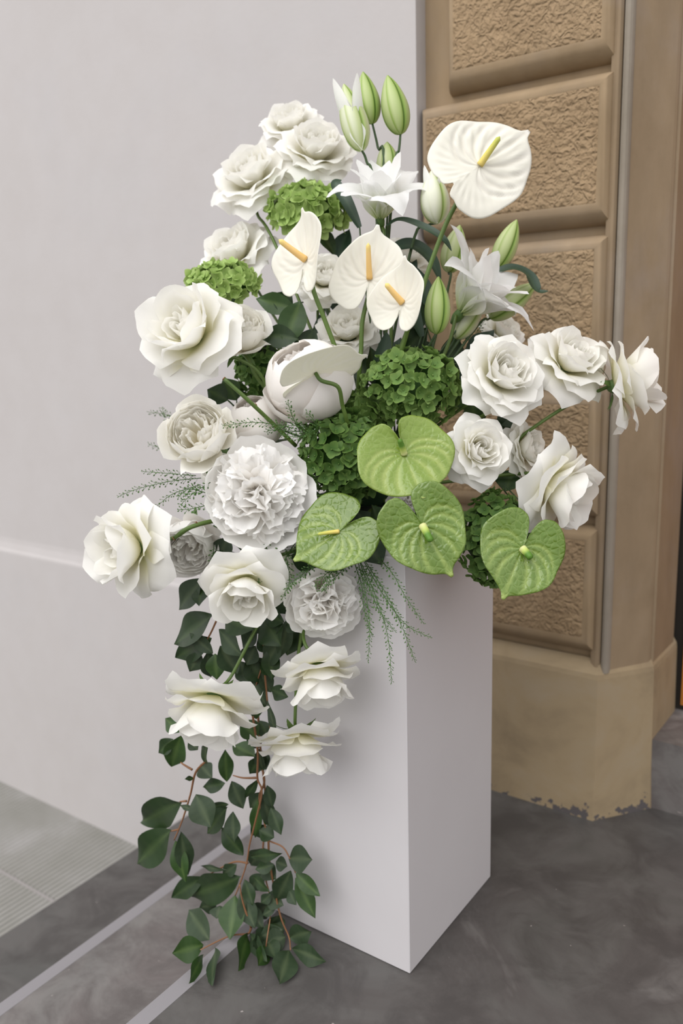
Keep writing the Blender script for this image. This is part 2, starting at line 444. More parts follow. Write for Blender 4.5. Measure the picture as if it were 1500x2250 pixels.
# plinth with sloped weathering on top, following the splay
m = MB()
off = lambda q: [(-1.149, 1.985-q), (c0[0]+q*.3, c0[1]-q), (c1[0]+q*.9, c1[1]-q*.3), (c2[0]+q*.9, c2[1]), (-.75, 2.40), (-1.149, 2.40)]
lay = [(off(.012), -.02), (off(0.006), .10), (off(0), .385), (off(-.002), .398), (off(-.010), .410), (off(-.022), .425), (off(-.030), .43)]
np_ = 6; v = []
for pr_, z in lay: v += [(x, y, z) for x, y in pr_]
f = []
for k in range(len(lay)-1):
    for i in range(np_):
        a = k*np_+i; b_ = k*np_+(i+1) % np_; f.append((a, b_, b_+np_, a+np_))
f.append(tuple((len(lay)-1)*np_+i for i in range(np_)))
m.add(v, f); plinth = m.build('plinth', M_BASE, pier, False)
# mouldings right of the blocks
def moulding(name, prof2d, mat, z0=.40, z1=5.0):
    mb = MB(); prism(mb, prof2d, z0, z1); return mb.build(name, mat, pier, False)
moulding('edge_fillet', [(-.665, 2.004), (-.652, 1.998), (-.646, 1.998), (-.642, 2.006), (-.642, 2.05), (-.665, 2.05)], M_STONE_GREY)
moulding('edge_bead', [(-.642, 2.012), (-.638, 2.004), (-.632, 2.001), (-.626, 2.002), (-.622, 2.007), (-.620, 2.014), (-.62, 2.06), (-.645, 2.06)], M_STONE_PALE)
d = nrm(c1-c0); q0 = np.array([-.622, 2.018]); q1 = np.array([-.553, 2.112])
moulding('splayed_face', [tuple(q0), tuple(q1), (-.56, 2.2), (-.65, 2.2)], M_STONE_GREY)
moulding('reveal_groove', [(q1[0], q1[1]), (-.549, 2.120), (-.549, 2.135), (-.57, 2.2), (-.60, 2.15)], M_STONE_GREY)
moulding('jamb', [(-.549, 2.126), (-.543, 2.130), (-.5385, 2.310), (-.56, 2.33), (-.66, 2.33), (-.66, 2.14)], M_STONE_GREY)

# door step and door
m = MB(); m.box((-.56, 2.120, -.02), (1.4, 2.60, .195)); dstep = structure('trim_3', m, M_SLATE_STEP)
m = MB(); m.box((-.66, 2.345, .0), (1.4, 2.42, 5.0)); door = structure('door_1', m, M_GAP)
for k, (za, zb) in enumerate([(.215, .62), (.64, 1.30), (1.32, 2.2)]):
    mb = MB(); mb.box((-.515, 2.330, za), (.2, 2.36, zb)); mb.build('door_board', M_WOOD, door, False)

# ------------------------------------------------------------------ pedestal
PX0, PX1, PY0, PY1, PZ = -1.126, -.757, 1.25, 1.62, .858
def bevel_box(x0, y0, z0, x1, y1, z1, b):
    mb = MB()
    lay = [(z0, b), (z0+b, 0), (z1-b, 0), (z1-b*.3, b*.3), (z1, b)]
    v = []; 
    for z, i in lay:
        c = b*.6
        v += [(x0+i+c, y0+i, z), (x1-i-c, y0+i, z), (x1-i, y0+i+c, z), (x1-i, y1-i-c, z), (x1-i-c, y1-i, z), (x0+i+c, y1-i, z), (x0+i, y1-i-c, z), (x0+i, y0+i+c, z)]
    f = []
    for k in range(len(lay)-1):
        for i in range(8):
            a = k*8+i; b_ = k*8+(i+1) % 8; f.append((a, b_, b_+8, a+8))
    f += [tuple(range(7, -1, -1)), tuple((len(lay)-1)*8+i for i in range(8))]
    mb.add(v, f); return mb
ped = empty('pedestal', ((PX0+PX1)/2, (PY0+PY1)/2, 0), 'tall square white painted pedestal standing on the dark slate floor', 'pedestal')
loc = np.array(ped.location)
bevel_box(PX0, PY0, 0.0, PX1, PY1, PZ, .0022).build('body', M_PED, ped, False, loc)
# container
CX, CY = -.94, 1.43
def lathe(prof, c, n=40):
    v = []; 
    for r, z in prof:
        v += [(c[0]+r*math.cos(2*math.pi*i/n), c[1]+r*math.sin(2*math.pi*i/n), c[2]+z) for i in range(n)]
    f = grid_faces(n, len(prof), wrap=True); f.append(tuple(range(n-1, -1, -1))); f.append(tuple((len(prof)-1)*n+i for i in range(n)))
    return v, f
bowl = empty('flower_bowl', (CX, CY, PZ), 'low dark bowl on top of the white pedestal, hidden among the flowers', 'bowl')
mb = MB(); mb.add(*lathe([(.085, .001), (.10, .012), (.115, .05), (.118, .07), (.110, .07), (.105, .05), (.03, .045)], (0, 0, 0))); mb.build('bowl_body', M_BOWL, bowl)
mb = MB(); mb.add(*lathe([(.098, .046), (.100, .075), (.090, .11), (.06, .13), (.02, .135)], (0, 0, 0))); mb.build('floral_foam', M_FOAM, bowl)
FOAM = np.array([CX, CY, PZ+.08])

# ------------------------------------------------------------------ petals
NU, NV = 11, 11
def petal(L, W, th, cup=1.0, roll=0.0, tip=.03, ruf=0.0, r0=0.02, z0=0.0, az=0.0, seed=0, rcmin=.22, sh=.6, corner=.26, nu=NU, nv=NV, tw=0.0, lat=0.0, spread=1.0, jag=0.0, frq=5.0):
    """curved petal surface around +Z; th = (base, middle, tip) lean away from the axis in degrees"""
    rg = random.Random(seed)
    u = np.linspace(-1, 1, nu)[None, :]; v = np.linspace(0, 1, nv)[:, None]
    vf = np.linspace(0, 1.15, 60)
    A, B, C = np.radians(th)
    thf = (1-vf)**2*A + 2*(1-vf)*vf*B + vf**2*C
    dr = np.sin(thf); dz = np.cos(thf)
    rr = r0 + L*np.concatenate([[0], np.cumsum((dr[1:]+dr[:-1])/2*np.diff(vf))])
    zz = z0 + L*np.concatenate([[0], np.cumsum((dz[1:]+dz[:-1])/2*np.diff(vf))])
    p1, p2, p3 = rg.uniform(0, 6.3), rg.uniform(0, 6.3), rg.uniform(0, 6.3)
    ve = v*(1 - corner*np.abs(u)**2.6 + tip*np.exp(-(u/.26)**2) + jag*v*(np.sin(frq*1.7*u+p2)*.6+np.sin(frq*3.1*u+p1)*.4))
    ve = np.clip(ve, 0, 1.14)
    w = W*(.20 + .80*np.sin(np.pi/2*np.clip(v/sh, 0, 1)))*(1-.10*np.clip((v-sh)/(1-sh), 0, 1)**2)
    r = np.interp(ve, vf, rr); z = np.interp(ve, vf, zz); tt = np.interp(ve, vf, thf)
    Rc = np.maximum(r, rcmin)/max(cup, 1e-3)
    phi = np.clip(u*w/Rc, -1.9, 1.9)
    latp = Rc*np.sin(phi); inw = Rc*(1-np.cos(phi))
    e = np.clip((np.abs(u)-.50)/.50, 0, 1)
    d = roll*L*(e**1.6)*v**1.5*(1+.35*np.sin(p3+u*2)) + ruf*L*v**1.5*(np.sin(frq*u+p1+3*v)*.6 + np.sin(frq*1.9*u+p2)*.4)
    nx, nz = np.cos(tt), -np.sin(tt)          # outward normal
    x = r + nx*(d-inw); z = z + nz*(d-inw)
    y = latp*spread + tw*v*L + lat
    ca, sa = math.cos(az), math.sin(az)
    P = np.stack([x*ca-y*sa, x*sa+y*ca, z+0*x], -1).reshape(-1, 3)
    t = np.clip(v*(1-.06*np.abs(u)), 0, 1).reshape(-1)
    return P, t
PF = grid_faces(NU, NV)

GA = math.radians(137.5)
def rose_petals(rg, openness=1.0, n_in=12, n_mid=12, n_out=7, n_ref=6, reflex=1.0, wd=1.0, big=1.0):
    out = []
    az = rg.uniform(0, 6.28)
    for k in range(n_in):                                   # tight whorl in the heart
        s = k/(n_in-1); az += GA+rg.uniform(-.35, .35)
        out.append(petal(.74+.10*s, .20+.16*s, (34+14*s, 0, -16+14*s), cup=1.2, roll=.02+.06*s, ruf=.03, tip=.02, r0=.015+.05*s, az=az, seed=rg.random(), rcmin=.07+.12*s, tw=.16, corner=.14))
    for k in range(n_mid):                                  # cupped petals around it
        s = k/(n_mid-1); az += GA+rg.uniform(-.25, .25)
        out.append(petal((.92+.12*s)*big, (.42+.14*s)*big, (72, 2+16*s*openness, -2+40*s*openness), cup=1.05, roll=.06+.14*s, ruf=.032, tip=.03+.03*s, r0=.04, az=az, seed=rg.random(), rcmin=.22, corner=.20))
    for k in range(n_out):                                  # opening petals with rolled rims
        s = k/(n_out-1); az += GA+rg.uniform(-.2, .2)
        out.append(petal(1.02+.08*s, .56*wd, (78, 20+24*s*reflex, 70+45*s*reflex), cup=.62-.2*s, roll=.17, ruf=.032, jag=.012, tip=.09, r0=.04, z0=-.01, az=az, seed=rg.random(), rcmin=.45, corner=.26))
    for k in range(n_ref):                                  # outermost petals folded right back
        s = rg.random(); az += 2*math.pi/n_ref*1.03+rg.uniform(-.25, .25)
        out.append(petal(1.06+.12*rg.random(), .60*wd, (86, 46+26*s*reflex, 104+44*s*reflex), cup=.32, roll=.22, ruf=.032, jag=.012, tip=.12, r0=.04, z0=-.03, az=az, seed=rg.random(), rcmin=.55, corner=.30))
    return out
def garden_petals(rg):
    out = []; az = 0
    for k in range(26):                                     # crowded, folded heart
        s = k/25; az += GA+rg.uniform(-.5, .5)
        out.append(petal(.80+.05*rg.random()-.06*s, .13+.13*s, (24+26*s, 8+16*s, -14+14*s), cup=.9, roll=.03, ruf=.05, r0=.02+.16*s, az=az, seed=rg.random(), rcmin=.12, tw=.18, corner=.10))
    for k in range(24):
        s = k/23; az += GA+rg.uniform(-.2, .2)
        out.append(petal(.96+.22*s, .36+.18*s, (76+10*s, 20+22*s, -18-6*s), cup=1.0, roll=.06+.05*s, ruf=.02, tip=.03, r0=.05, az=az, seed=rg.random(), rcmin=.24, corner=.16))
    for k in range(4):
        az += 2*math.pi/4+rg.uniform(-.3, .3)
        out.append(petal(1.12, .54, (92, 50, 10+26*rg.random()), cup=.9, roll=.10, ruf=.03, tip=.05, r0=.04, z0=-.02, az=az, seed=rg.random(), rcmin=.4, corner=.22))
    return out
def bowl_peony_petals(rg):
    out = []; az = 0
    for k in range(12):
        az += GA+rg.uniform(-.5, .5)
        out.append(petal(.86+.08*rg.random(), .26, (12+14*rg.random(), 4, -12), cup=.9, ruf=.05, r0=.02+.05*rg.random(), az=az, seed=rg.random(), rcmin=.16, corner=.12, tip=0, jag=.05))
    for k in range(9):
        s = k/8; az += GA+rg.uniform(-.3, .3)
        out.append(petal(1.06+.05*s, .44, (70, 2, -52), cup=1.0, ruf=.025, r0=.03, az=az, seed=rg.random(), rcmin=.25, corner=.14, tip=0, jag=.03))
    for k in range(10):
        s = k/9; az += GA+rg.uniform(-.15, .15)
        out.append(petal(1.40+.05*s, .66+.08*s, (92, 12, -72+8*s), cup=1.0, ruf=.012, r0=.03, az=az, seed=rg.random(), rcmin=.4, corner=.16, tip=0, jag=.02))
    for k in range(3):
        az += 2.2
        out.append(petal(1.08, .60, (98, 44, -25), cup=.95, ruf=.02, r0=.03, z0=-.02, az=az, seed=rg.random(), rcmin=.5, corner=.2, tip=0, jag=.03))
    return out
def ruffled_peony_petals(rg, n=85, span=78, guards=8, wd=1.0):
    out = []
    for k in range(n):                                      # crumpled petals turned every way about their own axis
        s = (k+.5)/n; pol = math.acos(1-s*(1-math.cos(math.radians(span)))) + rg.uniform(-.08, .08)
        az = k*GA+rg.uniform(-.2, .2); L = .94+rg.uniform(-.08, .08)
        P, t = petal(L, (.19+.14*rg.random())*wd, (8, rg.uniform(-12, 12), rg.uniform(10, 75)), cup=rg.uniform(.2, 1.0), ruf=.045, r0=.0, az=0, seed=rg.random(), rcmin=.24,
                     corner=.15, tip=0, jag=.04, frq=5, sh=.85)
        P = np.array(Matrix.Rotation(az, 3, 'Z') @ Matrix.Rotation(pol, 3, 'Y') @ Matrix.Rotation(rg.gauss(0, .9) + (math.pi if rg.random() < .25 else 0), 3, 'Z')) @ P.T
        out.append((P.T, t))
    for k in range(guards):
        az = k*2*math.pi/guards + rg.uniform(-.15, .15)
        out.append(petal(1.14+rg.uniform(-.05, .12), .54, (98, 66+rg.uniform(-6, 12), 8+rg.uniform(-25, 35)), cup=.9, ruf=.025, r0=.03, z0=-.03, az=az, seed=rg.random(), rcmin=.5, corner=.22, tip=0, jag=.02))
    return out
def lily_petals(rg, inner=6, wide=1.0):
    out = []
    for k in range(6):
        az = k*math.pi/3+rg.uniform(-.1, .1)
        out.append(petal(1.0+rg.uniform(-.05, .1), (.29 if k % 2 else .22)*wide, (14, 50+rg.uniform(-8, 8), 88+rg.uniform(-15, 50)), cup=.55, roll=.05, ruf=.025, tip=.12, corner=.44, r0=.02, az=az, seed=rg.random(), rcmin=.5, sh=.6))
    for k in range(inner):
        az = (k+.5)*math.pi/4+rg.uniform(-.25, .25)
        out.append(petal(.80+rg.uniform(-.1, .1), .21*wide, (8, 26+rg.uniform(-8, 8), 45+rg.uniform(-25, 30)), cup=.55, ruf=.03, tip=.10, corner=.42, r0=.02, az=az, seed=rg.random(), rcmin=.45, sh=.6))
    return out

def frame(axis, spin=0.0):
    Z = nrm(axis); X = np.cross([0.13, .31, 1.0], Z); X = nrm(X); Y = np.cross(Z, X)
    c, s = math.cos(spin), math.sin(spin)
    return np.stack([X*c+Y*s, -X*s+Y*c, Z], 1)       # columns

def fit(P, box, depth):
    """uniform scale and place of unit points P (world-oriented) so that they span the pixel box at the given distance"""
    x = P@CR; y = P@CD; w = x.max()-x.min(); h = y.max()-y.min()
    bw, bh = box[2]-box[0], box[3]-box[1]
    s = math.sqrt((bw/w)*(bh/h))*depth/F_PX
    c = CR*(x.max()+x.min())/2 + CD*(y.max()+y.min())/2 + CF*((P@CF).max()+(P@CF).min())/2
    return s, at((box[0]+box[2])/2, (box[1]+box[3])/2, depth) - c*s

def stem_path(o, axis, way=None, length=.05, end=None):
    e = FOAM + np.array([RNG.uniform(-.05, .05), RNG.uniform(-.05, .05), RNG.uniform(-.02, .02)]) if end is None else end
    pts = [o]+([at(*w) for w in way] if way else [])
    if pts[-1][2] < PZ+.06 and pts[-1][1] < PY0+.02:       # stems from below climb over the front rim of the pedestal
        q = pts[-1]; x = min(max(q[0], PX0+.06), PX1-.06)*.6+CX*.4
        if not way: pts.append(o-nrm(axis)*.03)
        pts += [np.array([x, PY0-.014, PZ+.004]), np.array([x*.8+CX*.2, PY0+.035, PZ+.045])]
        return catmull(pts+[e])
    if way: 
        return catmull(pts+([e] if end is not False else []))
    D = np.linalg.norm(e-o)
    return bez(o, o-nrm(axis)*max(length, D*.30), e+(o-e)*.25+np.array([0, 0, .04]), e, 16)

def petalled(name, cat, petals, box, depth, axis, mat, label, group, spin=0, way=None, sepals=True, stem_r=.0032, end=None, stem=True, hubr=.16, grow=1.0):
    ax = imgvec(*axis); M = frame(ax, spin)
    allP = np.concatenate([p for p, _ in petals])@M.T
    g = (grow-1)/2; gx = (box[2]-box[0])*g; gy = (box[3]-box[1])*g
    s, o = fit(allP, (box[0]-gx, box[1]-gy, box[2]+gx, box[3]+gy), depth)
    root = empty(name, o, label, cat, group)
    for P, t in petals:
        mesh_obj('petal', (P@M.T)*s, PF, mat, root, t)
    # receptacle
    mb = MB(); prof = [(.02, -.20), (hubr*.55, -.17), (hubr, -.10), (hubr*1.05, -.03), (hubr*.8, .05), (.03, .09)]
    v, f = lathe(prof, (0, 0, 0), 12); v = (np.array(v)@M.T)*s; mb.add(v, f, [.5]*len(v)); mb.build('receptacle', M_SEPAL, root)
    if sepals:
        for k in range(5):
            P, t = petal(.55, .09, (85, 110, 130), cup=.3, corner=.6, tip=.1, r0=.08, z0=-.10, az=k*1.2566+.3, seed=k, nu=5, nv=6)
            mesh_obj('sepal', (P@M.T)*s, grid_faces(5, 6), M_SEPAL, root, t)
    if stem:
        path = stem_path(o-ax*.15*s, ax, way, end=end)
        v, f, t = tube(path, stem_r, stem_r*1.1); mb = MB(); mb.add(v, f, t); mb.build('stem', M_STEM, root, True, o)
    return root

RG = random.Random(21)
GR = 'white roses in the arrangement'
roses = [
 # box, depth, axis(right, up, toward), kind, label, spin, waypoints
 ((572, 222, 712, 350), 1.92, (-.15, .66, .74), 'o', 'soft white rose at the very top left of the arrangement, behind two others', 0, None),
 ((600, 268, 776, 422), 1.84, (.1, .62, .78), 'o', 'layered white rose directly left of the lily buds, above the green hydrangea', 1, None),
 ((470, 308, 645, 498), 1.84, (-.34, .55, .76), 'o', 'large layered white rose, leftmost of the three at the top', 2, [(565, 470, 1.85), (615, 560, 1.80)]),
 ((428, 495, 625, 640), 1.84, (-.40, .60, .70), 'o', 'blurred white rose above the left green hydrangea cluster', 3, None),
 ((655, 535, 760, 705), 1.74, (.2, .5, .8), 'o', 'white rose half hidden behind the narrow upright white anthurium', 0, None),
 ((845, 505, 925, 640), 1.80, (.3, .6, .7), 'o', 'white rose mostly hidden behind the dark lily leaves', 1, None),
 ((308, 626, 530, 860), 1.56, (-.42, .38, .82), 'F', 'largest white rose, wide open on the upper left with outer petals folded back', 2, [(560, 810, 1.62), (620, 900, 1.65)]),
 ((470, 655, 578, 802), 1.63, (.15, .62, .75), 'g', 'small creamy rose tucked right behind the largest open rose', 3, [(545, 790, 1.64), (600, 870, 1.66)]),
 ((690, 672, 835, 800), 1.72, (-.1, .6, .75), 'o', 'white rose behind the anthurium stems in the middle of the arrangement', 4, None),
 ((355, 865, 512, 1042), 1.52, (-.12, .35, .93), 'g', 'round many-petalled cream rose on the left, above the ruffled peony', 1, None),
 ((437, 985, 520, 1070), 1.60, (-.2, -.1, .95), 'o', 'small white rose peeking out between the round cream rose and ruffled peony', 2, None),
 ((187, 1095, 388, 1310), 1.50, (-.74, -.05, .66), 'F', 'white rose farthest to the left, facing left with petals swept back', 3, [(385, 1180, 1.53), (470, 1145, 1.56)]),
 ((448, 1192, 618, 1382), 1.48, (-.05, -.62, .72), 'F', 'cream rose below the ruffled peony with one petal standing straight up', 4, None),
 ((362, 1470, 582, 1652), 1.52, (-.15, -.85, .42), 'F', 'white rose nodding downwards at the end of a bare green stem above the trailing leaves', 2, [(505, 1490, 1.57), (560, 1385, 1.58), (610, 1300, 1.62)]),
 ((595, 1408, 792, 1556), 1.52, (.15, -.90, .38), 'F', 'white rose hanging down right below the smaller ruffled peony', 5, [(668, 1410, 1.54), (672, 1350, 1.58)]),
 ((562, 1565, 737, 1716), 1.60, (.05, -.92, .30), 'F', 'lowest white rose, hanging against the left face of the pedestal', 1, [(648, 1580, 1.60), (650, 1530, 1.60), (655, 1440, 1.60)]),
 ((1003, 738, 1192, 932), 1.53, (.35, .35, .85), 'o', 'full white rose right of the dome of green hydrangea', 2, None),
 ((1160, 702, 1318, 912), 1.60, (.40, .55, .73), 'R', 'white rose in the middle of the three on the upper right', 0, [(1185, 850, 1.62), (1080, 900, 1.64)]),
 ((1303, 757, 1465, 940), 1.60, (.90, .25, .30), 'F', 'white rose farthest to the right, facing sideways at the tip of a long stem', 4, [(1330, 852, 1.60), (1240, 895, 1.60), (1150, 955, 1.61), (1080, 1010, 1.64)]),
 ((972, 898, 1112, 1088), 1.50, (.30, .12, .93), 'R', 'cream-hearted white rose beside the topmost lime green anthurium', 5, None),
 ((1090, 925, 1200, 1055), 1.62, (.75, .1, .6), 'o', 'pale rose wedged behind two white roses on the right side', 1, None),
 ((1123, 958, 1312, 1162), 1.53, (.72, -.42, .45), 'F', 'white rose low on the right, facing down towards the stone plinth', 0, [(1150, 1040, 1.60)]),
 ((1050, 690, 1150, 790), 1.85, (.4, .5, .6), 'o', 'blurred white rose just below the open lily on the right', 2, None),
 ((563, 1200, 650, 1292), 1.60, (-.1, -.3, .95), 'o', 'white rose mostly hidden under the ruffled peony behind the seed sprigs', 2, None),
]
for k, (box, dep, ax, kind, lab, sp, way) in enumerate(roses):
    rg = random.Random(100+k)
    if kind == 'g': pet = garden_petals(rg); mt = M_ROSE_CREAM
    elif kind == 'F': pet = rose_petals(rg, .9, 10, 8, 4, 5, .95, 1.28, 1.22); mt = M_ROSE
    elif kind == 'R': pet = rose_petals(rg, 1.1, 12, 11, 7, 6, 1.1); mt = M_ROSE
    else: pet = rose_petals(rg, .8, 12, 13, 12, 6, .85); mt = M_ROSE
    petalled('rose', 'rose', pet, box, dep, ax, mt, lab, GR, sp, way, grow=1.08)

GP = 'white peonies in the arrangement'
peonies = [
 ((575, 748, 778, 930), 1.56, (-.45, .70, .55), 'b', 'large closed blush-white peony in the centre behind a thin anthurium', 0),
 ((505, 860, 622, 1000), 1.62, (-.3, .75, .5), 'b', 'closed white peony behind the cut stem, between cream rose and centre peony', 1),
 ((445, 955, 697, 1212), 1.50, (.02, .05, 1.0), 'r', 'largest peony, fully ruffled and white, lower left of centre', 2),
 ((620, 1243, 800, 1410), 1.53, (.15, -.42, .85), 's', 'smaller ruffled white peony hanging at the pedestal top edge', 3),
 ((345, 1105, 485, 1288), 1.62, (-.1, -.45, .85), 'g', 'full white peony right behind the farthest left rose', 4),
 ((850, 1060, 925, 1150), 1.58, (.1, .1, .95), 's', 'cream peony just visible between the lime green anthuriums', 5),
]
for k, (box, dep, ax, kind, lab, sp) in enumerate(peonies):
    rg = random.Random(300+k)
    if kind == 'b': pet = bowl_peony_petals(rg); mt = M_PEONY_PINK
    elif kind == 'g': pet = garden_petals(rg); mt = M_PEONY
    elif kind == 'r': pet = ruffled_peony_petals(rg, 110, 84, 7); mt = M_PEONY
    else: pet = ruffled_peony_petals(rg, 40, 62, 11, 1.6); mt = M_PEONY
    petalled('peony', 'peony', pet, box, dep, ax, mt, lab, GP, sp, None)

GL = 'white lilies in the arrangement'
for k, (box, dep, ax, wide, lab, sp, way) in enumerate([
   ((714, 338, 960, 510), 1.66, (-.05, .80, .60), 1.15, 'open double white lily above the middle anthurium', .3, [(845, 520, 1.68), (860, 700, 1.68)]),
   ((962, 492, 1166, 734), 1.66, (.60, .62, .45), 1.25, 'open white lily on the right with recurved petals', 0, [(1000, 700, 1.68), (965, 800, 1.68)])]):
    rg = random.Random(400+k)
    petalled('lily', 'lily', lily_petals(rg, 8, wide), box, dep, ax, M_LILY, lab, GL, sp, way, False, .0034, hubr=.07)

# ------------------------------------------------------------------ lily buds
def lily_bud(base, tip, hw, depth, label, way, white=0.0, depth2=None, opened=False):
    b = at(*base, depth); e = at(*tip, depth2 or depth); ax = e-b; L = np.linalg.norm(ax); Z = nrm(ax)
    X = nrm(np.cross(Z, CF)); Y = np.cross(Z, X); W = hw*depth/F_PX
    root = empty('lily_bud', b, label, 'lily bud', 'unopened lily buds')
    n, mN = 48, 22; v = []; t = []
    for j in range(mN):
        s = j/(mN-1); r = W*(math.sin(math.pi*min(1, (s*.93+.07))**.85)**.62 if s < .999 else .02)
        r = W*max(.10, (1-(2*abs(s-.42)/(1.16 if s > .42 else .86))**(1.75 if s > .42 else 2.3))**(.80 if s > .42 else .62)) if 0 < s < 1 else W*.06
        for i in range(n):
            a = 2*math.pi*i/n + .5
            g = abs(math.sin(1.5*a))               # three main ridges and grooves
            gg = math.exp(-(g/.13)**2); mid = math.exp(-((1-g)/.012)**2)
            rr = r*(1-.13*gg + .04*mid)
            v.append(X*rr*math.cos(a)+Y*rr*math.sin(a)+Z*(s*L))
            tt = .30+.5*white+.30*g - .50*gg*(1-.4*white) - .35*mid*(1-white) + (.10*math.sin(s*3.1))
            t.append(max(0, min(1, tt)))
    f = grid_faces(n, mN, wrap=True)+[tuple(range(n-1, -1, -1)), tuple((mN-1)*n+i for i in range(n))]
    mesh_obj('bud_body', v, f, M_BUD, root, t)
    if opened:
        for kk, (aa, ln) in enumerate(((.4, 1.02), (2.6, .98), (4.5, 1.06))):
            M = np.stack([X, Y, Z], 1)
            P, tt = petal(1.0*ln, .26, (26, 4, -6+14*kk), cup=1.1, roll=.05, corner=.55, tip=.1, r0=.02, az=aa, seed=kk, rcmin=.2, sh=.5)
            mesh_obj('petal', (P@M.T)*L, PF, M_LILY, root, .25+tt*.7)
    path = stem_path(b+Z*.002, Z, way)
    vv, ff, tt = tube(path, .0022, .0034); mb = MB(); mb.add(vv, ff, tt); mb.build('stem', M_STEM_DARK, root, True, b)
    return root
lily_bud((795, 332), (755, 185), 30, 1.66, 'half-open green and white lily bud, left of the three at the very top', [(805, 355, 1.67), (825, 450, 1.68)], .5, opened=True)
lily_bud((818, 273), (797, 158), 25, 1.72, 'slim green lily bud at the top, between two others', [(830, 325, 1.72), (842, 400, 1.70)], .12)
lily_bud((880, 296), (851, 166), 30, 1.70, 'plump green lily bud, right of the three at the very top', [(876, 330, 1.70), (862, 420, 1.70)], .16)
lily_bud((852, 395), (850, 312), 25, 1.72, 'short green lily bud poking up behind the open double lily', None, .35)
lily_bud((958, 735), (963, 608), 28, 1.60, 'green lily bud with dark seams beside the long curved anthurium stem', [(925, 790, 1.62), (890, 860, 1.64)], .10)
lily_bud((1090, 590), (1135, 483), 25, 1.76, 'green lily bud pointing up right above the right lily', [(1060, 650, 1.74), (1000, 760, 1.72)], .25)
lily_bud((985, 600), (1010, 495), 27, 1.74, 'pale green lily bud standing behind the left edge of the right lily', [(980, 650, 1.72)], .35)
lily_bud((1075, 700), (1178, 622), 26, 1.74, 'green lily bud lying almost level under the curled lily leaf', [(1030, 740, 1.72)], .30)
lily_bud((960, 492), (948, 375), 32, 1.64, 'half-open white lily bud under the big round anthurium', [(935, 500, 1.66), (900, 560, 1.68)], .75, opened=True)
lily_bud((1000, 745), (1060, 655), 24, 1.72, 'pale lily bud hidden below the open right lily', None, .6)

